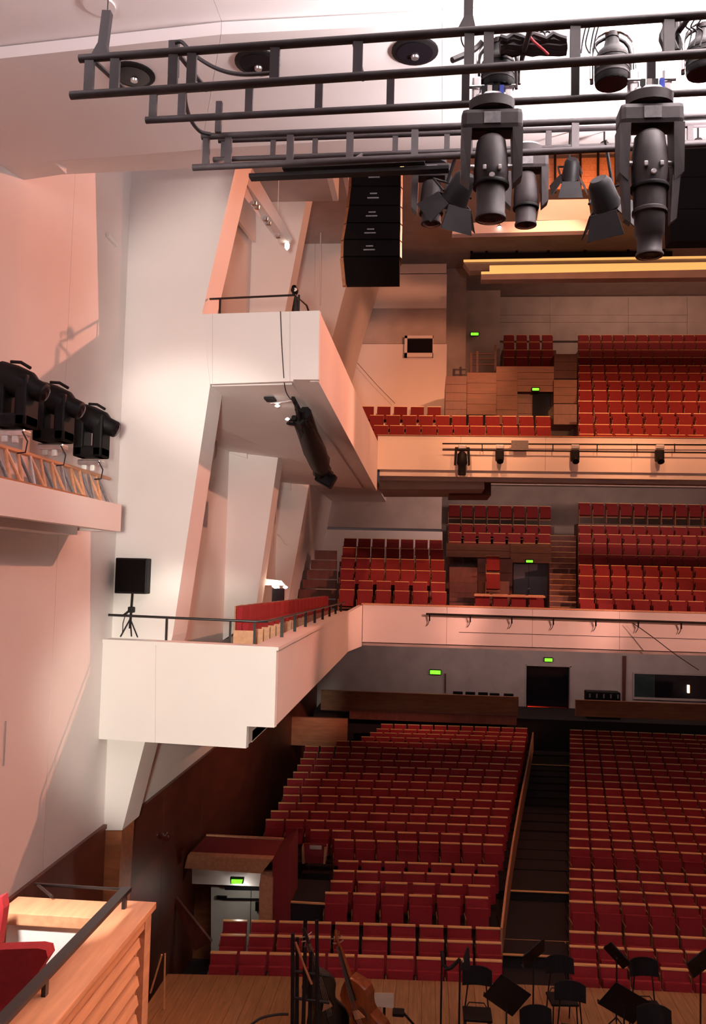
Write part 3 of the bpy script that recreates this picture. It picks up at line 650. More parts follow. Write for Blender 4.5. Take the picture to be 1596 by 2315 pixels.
B1 = ladder(tB, (436, 379), (456, 309), (1596, 326), (1596, 263), 7.0, [465, 515, 655, 790, 937, 1060, 1300, 1500, 1650, 1800], .058, .028)
B2 = ladder(tB, (482, 361), (494, 318), (1596, 322), (1596, 282), 7.7, [505, 617, 712, 893, 1010, 1240, 1420, 1560], .05, .024)
for px in (470, 800, 1140, 1480):
    a = at_px(B1[0], B1[1], px); c = V(a.x, at_px(B2[0], B2[1], max(490, px)).y, B2[0].z)
    b = MB(); b.tube([a, c], .016, 'truss_metal', 8); b.build('cross_brace', tB)
b = MB(); b.bar(B2[0] + V(.3, .25, -.06), B2[0] + V(2.2, .15, -.06), .10, .035, 'black_metal'); b.build('shelf_bar', tB)
b = MB(); b.bar(AY(640, 382, 7.9), AY(960, 366, 7.8), .08, .03, 'black_metal'); b.build('shelf_bar', tB)
# riser posts and hangers
def hanger(label, p0, p1, w, wire=True, top=14.1):
    h = thing('truss_hanger', p0, label, 'hanger')
    b = MB(); b.bar(p0, p1, w, w * .8, 'truss_metal', up=(0, 1, 0)); b.build('post', h)
    b = MB(); b.hexa([p0 + V(-w * 1.1, -w * .5, -.02), p0 + V(w * .8, -w * .5, -.02), p0 + V(w * .8, w * .5, -.02), p0 + V(-w * 1.1, w * .5, -.02)], [p0 + V(-w * .4, -w * .4, .07), p0 + V(w * .5, -w * .4, .07), p0 + V(w * .5, w * .4, .07), p0 + V(-w * .4, w * .4, .07)], 'truss_metal'); b.build('foot', h)
    b = MB(); b.tube([p1, V(p1.x, p1.y, top)], .004, 'cable', 6); b.build('wire', h)
hanger('post with a wire holding up the left end of the near truss', AY(231, 122, 5.4), AY(243, 28, 5.42), .06, top=12.53)
hanger('square post holding the near truss left of the lamps', AY(1058, 62, 5.3), AY(1060, -30, 5.3), .058, top=12.53)
b = MB(); b.bar(AY(493, 300, 6.9), AY(496, 231, 6.9), .05, .04, 'truss_metal', up=(0, 1, 0)); b.build('riser', tB)
b = MB(); b.bar(AY(392, 172, 5.9), AY(394, 95, 5.9), .07, .05, 'truss_metal', up=(0, 1, 0)); b.build('riser', tA)
# loose cables on the trusses
def cable(name, label, pts, r=.012, m='cable', cat='cable'):
    P = [AY(*p) for p in pts]; Q = []
    for i in range(len(P) - 1):                       # Catmull-Rom smoothing
        a, b_, c, d = P[max(i - 1, 0)], P[i], P[i + 1], P[min(i + 2, len(P) - 1)]
        for k in range(6):
            t = k / 6; Q.append(.5 * ((2 * b_) + (c - a) * t + (2 * a - 5 * b_ + 4 * c - d) * t * t + (3 * b_ - a - 3 * c + d) * t ** 3))
    Q.append(P[-1]); b = MB(); b.tube(Q, r, m, 8); return tag(b.build(name), label, cat)
cable('cable', 'black cable sagging between the near truss posts at left', [(395, 97, 5.8), (412, 96, 5.8), (440, 125, 5.75), (490, 155, 5.7), (545, 168, 5.6), (620, 165, 5.5)], .014)
cable('cable', 'black cable curving from the near truss down to the farther truss', [(418, 205, 6.1), (420, 235, 6.3), (432, 272, 6.6), (452, 297, 6.85), (475, 303, 6.98)], .016)
cable('cable', 'thin cable drooping on the ceiling side near the square post', [(1045, 70, 5.4), (1043, 90, 5.4), (1052, 108, 5.45), (1072, 110, 5.5)], .005)
cable('cable', 'black strap running up to the cylinder lamp on the truss', [(1022, 136, 5.5), (1050, 124, 5.55), (1075, 110, 5.6), (1090, 95, 5.6)], .02)
cable('cable', 'thin red cable hanging in the cable bundle on the truss', [(1190, 70, 5.5), (1205, 92, 5.5), (1228, 112, 5.5), (1240, 124, 5.5)], .008, 'red_cable')
for i, x in enumerate((1318, 1326, 1338, 1346)):
    cable('cable', '%s thin cable hanging left of the ribbed lamp on the near truss' % ordinal(i + 1), [(x + 12, 44, 5.4), (x + 4, 70, 5.42), (x - 2, 100, 5.45), (x + (6 if i % 2 else -4), 120, 5.45)], .005)
for i, x in enumerate((1555, 1566, 1580)):
    cable('cable', '%s thin looped cable by the lamp at the right end of the near truss' % ordinal(i + 1), [(x + 6, 42, 5.3), (x - 4, 60, 5.32), (x + 8, 72, 5.35), (x + 2, 105, 5.35)], .005)
# cable bundle and wrapped post
cb = thing('cable_bundle', AY(1210, 125, 5.5), 'black ribbed cable bundle lying along the near truss', 'cables')
for j, (y0, r) in enumerate(((84, .022), (92, .03), (104, .034), (116, .03))):
    pts = [AY(1130 + k * 15, y0 + (6 if j == 0 else 2) * math.sin(k * 2.1 + j), 5.55 + .02 * j) for k in range(11)]
    b = MB(); b.tube(pts, [r * (1 + .15 * math.sin(k * 2.5 + j)) for k in range(11)], 'cable', 8); b.build('cable_run', cb)
for k in range(4):
    p = AY(1212 + k * 13, 78, 5.6); b = MB()
    b.tube([p + V(.02 * math.cos(a * .7), 0, .02 * math.sin(a * .7)) for a in range(10)], .007, 'cable', 6); b.build('cable_loop', cb)
cw = thing('wrapped_post', AY(1513, 118, 5.35), 'truss post wrapped in dark cables at the upper right', 'cables')
for j in range(5):
    pts = [AY(1500 + j * 8 + 5 * math.sin(k * 1.3 + j * 2), 42 + k * 12, 5.36 + .015 * (j % 3)) for k in range(7)]
    b = MB(); b.tube(pts, .02, 'cable', 8); b.build('cable_run', cw)
# ================================================================== LAMPS
def rot_to(p, pivot, ax, ay):
    M = Matrix.Translation(pivot) @ Matrix.Rotation(ay, 4, 'Y') @ Matrix.Rotation(ax, 4, 'X') @ Matrix.Translation(-pivot); return M
def moving_head(px, py, D, label, L=.66, s=1.0, long=False, tiltx=0.0, plate=True, det=True):
    o = AY(px, py, D); r = thing('moving_head_lamp', o, label, 'stage lamp', 'moving head lamps hanging from the trusses')
    T = Matrix.Translation(o) @ Matrix.Scale(s, 4)
    if det:
        for sx in (-1, 1):
            b = MB(); b.cbox((sx * .105 - .03, -.05, -.06), (sx * .105 + .03, .05, .10), 'silver', .012, T); cl = b.build('clamp', r)
            b = MB(); b.lathe([(.012, -.05), (.012, .05)], 'chrome', T @ Matrix.Translation((sx * .105, -.055, .02)) @ Matrix.Rotation(math.pi / 2, 4, 'Y'), 8); b.build('bolt', cl)
    b = MB(); b.lathe([(.11, -.14), (.152, -.125), (.155, -.06), (.14, -.05)], 'lamp_body', T @ Matrix.Scale(.75, 4, V(0, 1, 0)), 20); b.lathe([(.138, -.052), (.13, -.035)], 'silver', T @ Matrix.Scale(.75, 4, V(0, 1, 0)), 20); base = b.build('base', r)
    if det:
        for k, m in enumerate(('black_plastic', 'white_plastic', 'black_plastic', 'blue_plastic')):
            b = MB(); b.box((-.075 + k * .04, -.09, -.05), (-.045 + k * .04, -.06, .01), m, T); b.build('connector', base)
    b = MB(); b.cbox((-.205, -.09, -.29), (.205, .09, -.145), 'lamp_body', .035, T)
    for sx in (-1, 1):
        b.hexa([T @ V(sx * .205, -.085, -.28), T @ V(sx * .135, -.085, -.28), T @ V(sx * .135, .085, -.28), T @ V(sx * .205, .085, -.28)],
               [T @ V(sx * .205, -.06, -.60), T @ V(sx * .145, -.05, -.655), T @ V(sx * .145, .05, -.655), T @ V(sx * .205, .06, -.60)], 'lamp_body')
    yk = b.build('yoke', r)
    if plate:
        b = MB(); b.box((-.055, -.096, -.255), (.055, -.0905, -.175), 'plate_grey', T); b.build('label_plate', yk)
    H = T @ Matrix.Translation((0, 0, -.52)) @ Matrix.Rotation(tiltx, 4, 'X') @ Matrix.Translation((0, 0, .52))
    z1 = -.14 - L
    b = MB(); b.lathe([(.035, -.30), (.075, -.315), (.098, -.345), (.112, -.46), (.118, -.56), (.115, -.63), (.108, min(-.64, z1 + .25 if not long else -.68))], 'lamp_body', H, 20); hd = b.build('head', r)
    e = min(-.64, z1 + .25 if not long else -.68)
    b = MB(); b.lathe([(.122, e + .005), (.125, e - .008), (.122, e - .02)], 'black_plastic', H, 20); b.build('collar', hd)
    prof = [(.098, e - .02), (.098, z1 + .03), (.104, z1 + .02), (.104, z1)] if not long else [(.106, e - .02), (.102, e - .15), (.112, e - .16), (.112, e - .18), (.098, e - .19), (.094, z1 + .14), (.080, z1 + .12), (.078, z1 + .03), (.088, z1 + .015), (.088, z1)]
    b = MB(); b.lathe(prof, 'lamp_body', H, 20); b.build('lens_barrel', hd)
    b = MB(); b.lathe([(.085 if not long else .07, z1 - .003), (.05, z1 - .012), (.02, z1 - .015)], 'lens', H, 16); b.build('lens', hd)
    if det:
        for sx in (-.05, .05):
            b = MB(); b.cbox((sx - .012, -.125, -.59), (sx + .012, -.105, -.555), 'silver', .006, H); b.build('latch', hd)
        b = MB(); b.lathe([(.014, -.005), (.02, 0), (.014, .006)], 'silver', H @ Matrix.Translation((0, -.118, -.625)) @ Matrix.Rotation(math.pi / 2, 4, 'X'), 10); b.build('badge', hd)
        for sx in (-1, 1):
            b = MB(); b.lathe([(.022, -.02), (.022, .02)], 'silver', H @ Matrix.Translation((sx * .132, 0, -.52)) @ Matrix.Rotation(math.pi / 2, 4, 'Y'), 10); b.build('pivot', hd)
    if long:
        for sx in (-1, 1):
            b = MB(); b.hexa([T @ V(sx * .185, -.05, -.62), T @ V(sx * .135, -.05, -.62), T @ V(sx * .135, .05, -.62), T @ V(sx * .185, .05, -.62)], [T @ V(sx * .165, -.03, -.90), T @ V(sx * .125, -.03, -.93), T @ V(sx * .125, .03, -.93), T @ V(sx * .165, .03, -.90)], 'lamp_body'); b.build('guard', yk)
    return r
moving_head(1112, 212, 5.75, 'large moving head lamp hanging left of the pair on the near truss', .74, 1.0)
moving_head(1468, 198, 5.65, 'largest moving head lamp with a long lens at the right of the near truss', 1.0, 1.0, True)
moving_head(977, 345, 8.1, 'small dark moving head lamp just right of the hanging speakers', .62, .93, False, .0, True, False)
moving_head(1190, 322, 7.58, 'small dark moving head lamp close behind the large left one', .68, .93, False, .0, True, False)
def par_can(px, py, D, label, s=1.0):
    o = AY(px, py, D); r = thing('par_lamp', o, label, 'stage lamp', 'lamps standing on the near truss'); T = Matrix.Translation(o) @ Matrix.Scale(s, 4)
    b = MB(); b.lathe([(.115, 0), (.12, .02), (.12, .19), (.10, .23), (.06, .27), (.045, .33)], 'black_plastic', T, 18); bo = b.build('body', r)
    for k in range(4):
        b = MB(); b.lathe([(.123, .05 + k * .04), (.123, .065 + k * .04)], 'lamp_body', T, 18); b.build('cooling_rib', bo)
    b = MB(); b.lathe([(.03, .33), (.05, .335), (.05, .37), (.03, .38)], 'lamp_body', T, 12); b.build('cap', bo)
    for rr, yy, m in ((.15, -.03, 'chrome'), (.135, .03, 'lamp_body')):
        b = MB(); b.tube([T @ V(-rr, yy, .02), T @ V(-rr, yy, .22)] + [T @ V(-rr * math.cos(a * math.pi / 8), yy, .24 + rr * .9 * math.sin(a * math.pi / 8)) for a in range(9)] + [T @ V(rr, yy, .22), T @ V(rr, yy, .02)], .012, m, 8); b.build('yoke', r)
    b = MB(); b.lathe([(.112, -.003), (.112, .004)], 'lens', T, 16); b.build('lens', r)
par_can(1125, 203, 5.75, 'dark cylinder lamp standing behind the left truss post', .95)
par_can(1383, 190, 5.75, 'ribbed lamp under a chrome hoop standing on the near truss', .95)
par_can(1590, 168, 5.6, 'ribbed lamp cut by the right end of the near truss', .9)
def fresnel(px, py, D, label, rz=0, s=1.0):
    o = AY(px, py, D); r = thing('barn_door_lamp', o, label, 'stage lamp', 'lamps with barn doors below the farther truss')
    T = Matrix.Translation(o) @ Matrix.Rotation(rz + math.pi, 4, 'Z') @ Matrix.Rotation(.75, 4, 'X') @ Matrix.Scale(s, 4)
    R = T @ Matrix.Rotation(math.pi / 2, 4, 'X')
    b = MB(); b.lathe([(.07, -.20), (.10, -.16), (.12, .02), (.13, .06)], 'black_plastic', R, 16); b.build('body', r)
    for k in range(4):
        Q = R @ Matrix.Rotation(k * math.pi / 2, 4, 'Z')
        b = MB(); b.hexa([Q @ V(-.12, .12, .06), Q @ V(.12, .12, .06), Q @ V(.12, .13, .06), Q @ V(-.12, .13, .06)], [Q @ V(-.17, .24, .24), Q @ V(.17, .24, .24), Q @ V(.17, .25, .24), Q @ V(-.17, .25, .24)], 'black_metal'); b.build('barn_door', r)
    b = MB(); b.tube([T @ V(-.15, 0, 0), T @ V(-.15, 0, .24), T @ V(.15, 0, .24), T @ V(.15, 0, 0)], .012, 'black_metal', 6); b.build('yoke', r)
    b = MB(); b.tube([T @ V(0, 0, .24), V(o.x, o.y, max(11.36, o.z + (.3 if o.z < 11.3 else .72)))], .015, 'black_metal', 6); b.build('stem', r)
fresnel(1034, 440, 7.66, 'barn door lamp between the two small moving heads', .6)
fresnel(1368, 452, 7.56, 'barn door lamp left of the long-lens moving head', -.6)
fresnel(1290, 392, 9.5, 'small lamp seen in the gap over the hanging ceiling panel', .0, .8)
def bulb(px, py, D, rx, rz, label, m='glow_warm', name='lit_lamp'):
    p = AY(px, py, D); b = MB(); b.lathe([(rx * .3, -rz), (rx * .85, -rz * .5), (rx, 0), (rx * .85, rz * .5), (rx * .3, rz)], m, Matrix.Translation(p), 12); r = thing(name, p, label, 'lamp'); b.build('bulb', r)
    b = MB(); b.lathe([(rx * 1.1, rz * .6), (rx * .7, rz * 1.6)], 'black_metal', Matrix.Translation(p), 12); b.build('holder', r)
    b = MB(); b.tube([p + V(0, 0, rz), p + V(0, 0, .45)], .01, 'black_metal', 6); b.build('stem', r); return r
bulb(1366, 331, 9.6, .055, .03, 'glowing warm lamp between the two large moving heads')
bulb(1578, 326, 9.4, .055, .035, 'glowing warm lamp right of the long-lens moving head')
bulb(909, 366, 11.8, .045, .03, 'upper glowing orange lamp right of the speaker stack top')
bulb(909, 382, 11.8, .04, .045, 'lower glowing orange lamp right of the speaker stack top')
# oval ceiling downlights of the canopy
for px, py, lab in ((300, 167, 'black oval ceiling downlight at the left end of the trusses'), (582, 140, 'black oval ceiling downlight behind the near truss left of centre'), (938, 114, 'black oval ceiling downlight framed by the near truss')):
    p = AZ(px, py, ZC); r = thing('ceiling_downlight', p, lab, 'ceiling light', 'downlights of the stage canopy')
    b = MB(); b.lathe([(.21, -.022), (.22, -.015), (.22, 0), (.16, .0)][::-1], 'black_metal', Matrix.Translation(p), 24); b.build('trim_ring', r)
    b = MB(); b.lathe([(.17, -.03), (.10, -.024), (.02, -.023)], 'lens', Matrix.Translation(p), 20); b.build('lens', r)
    b = MB(); b.lathe([(.035, -.05), (.04, -.03)], 'silver', Matrix.Translation(p + V(0, .05, 0)), 10); b.build('bulb', r)
p = AZ(225, 10, ZC + .13); r = thing('ceiling_downlight', p, 'pale pink ceiling plate at the top left corner', 'ceiling light')
b = MB(); b.lathe([(.14, -.02), (.14, 0)], 'plaster', Matrix.Translation(p), 20); b.build('plate', r)
# ================================================================== SPEAKER STACK
la = thing('line_array_speaker', AY(836, 645, 12.2), 'tall black stack of hanging loudspeaker cabinets', 'loudspeaker')
ed = [(787, 905, 370), (785, 905, 421), (780, 904, 465), (774, 904, 504), (768, 903, 542), (767, 903, 580)]
for i in range(5):
    (l0, r0, y0), (l1, r1, y1) = ed[i], ed[i + 1]
    d0, d1 = 11.7 + .05 * (4 - i) * .5, 11.7 + .05 * (3 - i) * .5
    a, c, d, e = AY(l0 + 10, y0 + 1, d0), AY(r0, y0 + 1, d0), AY(r1, y1 - 2, d1), AY(l1 + 10, y1 - 2, d1)
    bk = V(-.02, .46, .02)
    b = MB(); b.hexa([a, c, d, e], [a + bk, c + bk, d + bk, e + bk], 'speaker_grille'); cabn = b.build('cabinet', la)
    for k, (dx, yy, w_) in enumerate(((0, .38, .10), (.01, .62, .16))):
        pm = a.lerp(c, .47).lerp(e.lerp(d, .45), yy); b = MB(); b.box((pm.x - w_ / 2, pm.y - .012, pm.z - .01), (pm.x + w_ / 2, pm.y - .001, pm.z + .006), 'plate_grey'); b.build('badge', cabn)
    s0, s1 = AY(l0, y0 + 1, d0 + .2), AY(l1, y1 - 2, d1 + .2)
    b = MB(); b.hexa([a + V(-.008, .02, 0), e + V(-.008, .02, 0), e + bk + V(-.008, 0, 0), a + bk + V(-.008, 0, 0)], [a + V(-.05, .06, 0), e + V(-.05, .06, 0), e + bk + V(-.05, 0, 0), a + bk + V(-.05, 0, 0)], 'wood'); b.build('side_cheek', cabn)
    b = MB(); b.hexa([c + V(.008, .04, 0), d + V(.008, .04, 0), d + bk + V(.008, 0, 0), c + bk + V(.008, 0, 0)], [c + V(.03, .1, 0), d + V(.03, .1, 0), d + bk + V(.03, 0, 0), c + bk + V(.03, 0, 0)], 'wood'); b.build('side_cheek', cabn)
a, c = AY(777, 581, 11.7), AY(903, 581, 11.7); e, d = AY(783, 644, 12.1), AY(903, 643, 12.1)
b = MB(); b.hexa([a, c, c + V(0, .46, .03), a + V(0, .46, .03)], [e, d, d + V(0, .1, 0), e + V(0, .1, 0)], 'speaker_grille'); b.build('bottom_cabinet', la)
b = MB(); b.hexa([a + V(-.008, .02, 0), a + V(-.008, .46, .03), e + V(-.008, .1, 0), e + V(-.008, .0, 0)], [a + V(-.06, .06, 0), a + V(-.06, .46, .03), e + V(-.06, .1, 0), e + V(-.06, .04, 0)], 'wood'); b.build('side_cheek', la)
b = MB(); p = AY(845, 360, 12.3); b.box((p.x - .35, 11.8, p.z), (p.x + .35, 12.35, p.z + .06), 'black_metal'); b.tube([p + V(0, 0, .05), V(p.x, p.y, 17.4)], .02, 'black_metal', 6); b.build('rigging_frame', la)
# dark cabinet bank at the right edge
bk = thing('speaker_bank', AY(1560, 572, 13.0), 'large dark speaker cabinet bank at the upper right edge', 'loudspeaker')
for i, (y0, y1) in enumerate(((330, 400), (402, 472), (474, 545))):
    a, c, d, e = AY(1514, y0, 13), AY(1640, y0 - 2, 13), AY(1640, y1 - 2, 13), AY(1516, y1, 13)
    b = MB(); b.hexa([a, c, d, e], [q + V(0, .3, 0) for q in (a, c, d, e)], 'speaker_grille'); b.build('cabinet', bk)
b = MB(); b.tube([AY(1570, 332, 13.4), V(AY(1570, 332, 13.4).x, 13.4, 17.4)], .03, 'black_metal', 6); b.build('rigging_wire', bk)
# lamp bridge over the hall
br = thing('lamp_bridge', AY(1240, 585, 38.0), 'dark lamp bridge with posts under the hall ceiling', 'bridge')
p, q = AY(1064, 583, 38.0), AY(1520, 575, 38.0); boxo('deck', (p.x, 38.0, p.z), (q.x, 38.8, p.z + .22), 'black_metal', br)
for y0 in (532, 552):
    b = MB(); b.tube([AY(1066, y0, 38.0), AY(1520, y0 - 8, 38.0)], .03, 'black_metal', 6); b.build('rail', br)
for px in (1066, 1100, 1168, 1240, 1322, 1420, 1500):
    b = MB(); b.bar(AY(px, 572, 38.0), AY(px, 528, 38.0), .10, .10, 'black_metal', up=(0, 1, 0)); b.build('post', br)
for i, (px, w_) in enumerate(((1125, 14), (1205, 32), (1285, 26), (1370, 18))):
    a = AY(px - w_ / 2, 528, 37.8); c = AY(px + w_ / 2, 551, 37.8); r = thing('bridge_lamp', c, '%s dark lamp from the left on the lamp bridge' % ordinal(i + 1), 'stage lamp', 'lamps on the bridge')
    T = Matrix.Translation((a + c) / 2); wd_ = (c.x - a.x) / 2
    b = MB(); b.cbox((-wd_, -.3, -.18), (wd_, .15, .16), 'black_plastic', .05, T); b.build('housing', r); b = MB(); b.box((-.03, 0, .16), (.03, .06, .3), 'black_metal', T); b.build('bracket', r)
cw_ = thing('catwalk', AY(1300, 432, 29), 'orange-lit catwalk glimpsed above the hanging ceiling panel', 'catwalk')
for i in range(5):
    a, c = AY(1222, 358 + i * 14, 29), AY(1392, 370 + i * 14, 29); boxo('board', (a.x, 29, c.z + .01), (c.x, 29.1, a.z - .012), 'oak', cw_)
for px in (1222, 1255, 1312, 1352, 1392):
    b = MB(); b.bar(AY(px, 436, 28.9), AY(px, 345, 28.9), .07, .07, 'black_metal', up=(0, 1, 0)); b.build('post', cw_)
bulb(1168, 626, 34, .05, .05, 'small white ceiling lamp below the glowing ledge at left', 'glow_white'); bulb(1508, 622, 34, .05, .05, 'small white ceiling lamp below the glowing ledge at right', 'glow_white'); bulb(1350, 509, 25.9, .05, .05, 'small white lamp on the pink hanging ceiling panel', 'glow_white'); bulb(1129, 514, 25.9, .06, .04, 'small white lamp under the large left moving head', 'glow_white')
# ================================================================== RAILS, BOX THINGS
rl = thing('box_railing', AF(577, 1450), 'black railing along the top of the lower side box', 'railing')
rz = 6.72
p0, p1 = AF(198, 1388, 14.0), AF(577, 1405, 14.0)
b = MB(); b.tube([p0, p1, V(-2.62, p1.y + .1, p1.z), V(-2.62, 27.2, p1.z - .12)], .022, 'steel_rail', 8); b.build('handrail', rl)
for px, t in ((240, 1392), (377, 1399), (521, 1405), (576, 1406)):
    a = AF(px, t, 14.0); b = MB(); b.bar(V(a.x, a.y, 6.30), a, .035, .02, 'steel_rail', up=(0, 1, 0)); b.build('post', rl)
for k in range(8):
    Y = 15.5 + 1.5 * k; b = MB(); b.bar(V(-2.62, Y, 6.30), V(-2.62, Y, p1.z - .12 * (Y - 14) / 13), .06, .02, 'steel_rail', up=(0, 1, 0)); b.build('post', rl)
ru = thing('box_railing', AF(498, 706, 14.4), 'thin black railing on the upper side box', 'railing')
a, c = AF(474, 676, 14.35), AF(668, 667, 14.35)
b = MB(); b.tube([a, c, V(c.x + .12, c.y + .5, c.z - .02), V(c.x + .16, c.y + 2.2, c.z - .3)], .018, 'steel_rail', 8); b.build('handrail', ru)
for px in (498, 668, 676):
    q = AF(px, 670, 14.35); b = MB(); b.bar(V(q.x, q.y, 11.0), V(q.x, q.y, c.z), .035, .02, 'steel_rail', up=(0, 1, 0)); b.build('post', ru)
# small lamp by the upper rail
q = AF(666, 655, 14.6); r = thing('clip_lamp', q, 'small clip lamp at the right end of the upper box railing', 'lamp')
b = MB(); b.lathe([(.05, -.08), (.07, 0), (.04, .08)], 'black_plastic', Matrix.Translation(q) @ Matrix.Rotation(1.2, 4, 'X'), 12); b.build('housing', r)
b = MB(); b.lathe([(.035, 0), (.02, .03)], 'white_plastic', Matrix.Translation(q + V(.02, -.09, -.03)) @ Matrix.Rotation(1.3, 4, 'X'), 10); b.build('bulb', r)
b = MB(); b.tube([q, q + V(.02, -.25, -.06), V(q.x + .02, AF(667, 666, 14.35).y, c.z)], .015, 'black_metal', 6); b.build('clip', r)
# loudspeaker on tripod
s0 = AF(290, 1437, 14.05)
sp = thing('loudspeaker', s0, 'black loudspeaker on a tripod standing on the lower side box', 'loudspeaker')
ta, tb = AF(266, 1261, 14.0), AF(331, 1343, 14.0)
b = MB(); b.cbox((ta.x, ta.y - .1, tb.z), (tb.x, ta.y + .14, ta.z), 'black_plastic', .02); cab_ = b.build('cabinet', sp)
boxo('grille', (ta.x + .025, ta.y - .108, tb.z + .03), (tb.x - .025, ta.y - .101, ta.z - .03), 'speaker_grille', cab_)
mx = (ta.x + tb.x) / 2
b = MB(); b.tube([V(mx, s0.y, tb.z), V(mx - .02, s0.y, s0.z + .12)], .02, 'black_metal', 8); b.build('pole', sp)
b = MB(); b.cbox((mx - .06, s0.y - .04, tb.z - .32), (mx + .05, s0.y + .04, tb.z - .22), 'black_metal', .02); b.tube([V(mx - .02, s0.y, tb.z - .27), V(mx - .14, s0.y - .03, tb.z - .38)], .02, 'black_metal', 8); b.build('collar', sp)
for dx, dy in ((-.14, -.05), (.15, -.03), (.0, .1)):
    b = MB(); b.tube([V(mx - .02, s0.y, s0.z + .28), V(mx - .02 + dx, s0.y + dy, s0.z - .02)], .012, 'black_metal', 6); b.build('leg', sp)
b = MB(); b.tube([V(mx - .1, s0.y - .02, tb.z - .36), V(mx - .13, s0.y - .04, tb.z - .5), V(mx - .13, s0.y - .04, s0.z + .02)], .006, 'cable', 6); b.build('cord', sp)
# wall box on the plaster wall
q0, q1 = AX(242, 530, XW), AX(262, 560, XW)
b = MB(); b.cbox((XW, min(q0.y, q1.y) - .05, q1.z), (XW + .06, max(q0.y, q1.y), q0.z), 'white_plastic', .01); tag(b.build('wall_switch_box'), 'small white box high on the left wall', 'wall box')
q0 = AX(10, 1680, XW); b = MB(); b.box((XW, q0.y - .008, q0.z - .28), (XW + .02, q0.y + .008, q0.z + .28), 'white_plastic'); tag(b.build('wall_strip'), 'thin white upright strip on the left wall near the frame edge', 'strip')
# hoop on wall behind the pier
q = AX(482, 1012, -5.2); b = MB(); b.tube([q + V(0, .32 * math.cos(a * .5236), .30 * math.sin(a * .5236)) for a in range(13)], .03, 'white_plastic', 8); tag(b.build('wall_ring'), 'pale ring fixed to the wall behind the broad pier', 'ring')
# hanging lamps in the side box
q = AY(622, 1322, 24.0)
r = thing('box_lamp', q, 'lit lamp with a white shade in the side box by the second pier', 'lamp')
b = MB(); b.hexa([q + V(-.35, 0, -.02), q + V(.3, 0, -.02), q + V(.3, .2, -.02), q + V(-.35, .2, -.02)], [q + V(-.3, 0, .16), q + V(.18, 0, .12), q + V(.18, .2, .12), q + V(-.3, .2, .16)], 'white_plastic'); b.build('shade', r)
b = MB(); b.lathe([(.03, -.12), (.10, -.07), (.11, .03), (.05, .10)], 'glow_white', Matrix.Translation(q + V(.03, -.12, .02)), 12); b.build('bulb', r)
for dx in (-.36, .30):
    b = MB(); b.lathe([(.03, -.04), (.075, 0), (.03, .04)], 'glow_white', Matrix.Translation(q + V(dx, -.06, -.06)), 10); b.build('bulb', r)
b = MB(); b.tube([q + V(.08, .05, -.05), q + V(.1, .05, -1.05)], .05, 'silver', 8); b.box((q.x - .08, q.y - .02, q.z - .5), (q.x + .25, q.y + .12, q.z - .1), 'glass_dark'); b.build('stand', r)
cable('wall_cable', 'short pale cable end hanging by the third pier', [(627, 1208, 29.5), (636, 1215, 29.4), (645, 1228, 29.4), (650, 1232, 29.4)], .03, 'white_plastic')
point('box_lamp_light', q + V(.03, -.3, .05), 12, (1, .7, .5), .1)
# draped black rig under the upper box
dr = thing('draped_rig', AY(735, 1095, 22), 'black draped lighting rig hanging below the upper side box', 'rig')
R_ = [(668, 912, 15.3, .03), (676, 938, 15.9, .06), (690, 962, 16.6, .16), (699, 988, 17.5, .21), (711, 1018, 18.6, .25), (722, 1046, 19.6, .24), (731, 1064, 20.2, .14)]
b = MB(); b.tube([AY(x, y, d) for x, y, d, _ in R_], [t[3] for t in R_], 'black_plastic', 12); b.build('cloth', dr)
b = MB(); b.bar(AY(662, 900, 15.1), AY(746, 1062, 20.6), .06, .06, 'black_metal'); b.build('bar', dr)
for j, (ox, oy, rr_) in enumerate(((-12, 6, .10), (10, -6, .11), (-4, 10, .09), (14, 8, .08))):      # hanging folds of the cloth
    b = MB(); b.tube([AY(x + ox + 4 * math.sin(k * 2 + j), y + oy, d + .05 * j) for k, (x, y, d, _) in enumerate(R_[1:])], [rr_ * (.5 + .7 * abs(math.sin(k * 1.7 + j))) for k in range(6)], 'black_plastic', 8); b.build('cloth_fold', dr)
for (x0, y0, d0), (x1, y1, d1) in (((668, 925, 15.5), (686, 930, 15.6)), ((652, 950, 15.9), (700, 945, 16.2)), ((650, 957, 15.9), (690, 962, 16.4)), ((672, 915, 15.3), (676, 950, 15.9)), ((684, 925, 15.6), (688, 955, 16.2))):
    b = MB(); b.tube([AY(x0, y0, d0), AY(x1, y1, d1)], .03, 'black_metal', 6); b.build('clamp_arm', dr)
b = MB(); b.bar(AY(600, 903, 15.2), AY(622, 903, 15.2), .3, .04, 'black_metal'); b.tube([AY(612, 912, 15.2), AY(640, 909, 15.2), AY(664, 905, 15.2)], .02, 'silver', 8); b.build('arm', dr)
b = MB(); b.cbox((-.22, -.2, -.2), (.22, .2, .16), 'black_plastic', .06, Matrix.Translation(AY(738, 1080, 20.5)) @ Matrix.Rotation(.5, 4, 'Y')); b.build('lamp_head', dr)
for i, (x, y, d) in enumerate(((627, 918, 15.2), (650, 948, 15.9))):
    b = MB(); b.lathe([(.02, -.02), (.05, 0), (.02, .03)], 'glow_white', Matrix.Translation(AY(x, y, d)), 10); b.build('bulb', dr)
cable('cable', 'thin dark cable hanging over the front of the upper side box', [(634, 704, 13.95), (636, 760, 13.95), (640, 830, 13.95), (645, 880, 14.3), (655, 900, 14.8), (662, 904, 15.1)], .008)
cable('cable', 'thin rope falling diagonally across the orange-lit wall', [(755, 765, 37.7), (800, 812, 37.7), (850, 868, 37.7), (893, 912, 37.7)], .011)
cable('cable', 'thin rope hanging beside the third pier above the upper box', [(630, 408, 20.0), (629, 450, 20.0), (628, 485, 20.0)], .01, 'plaster')
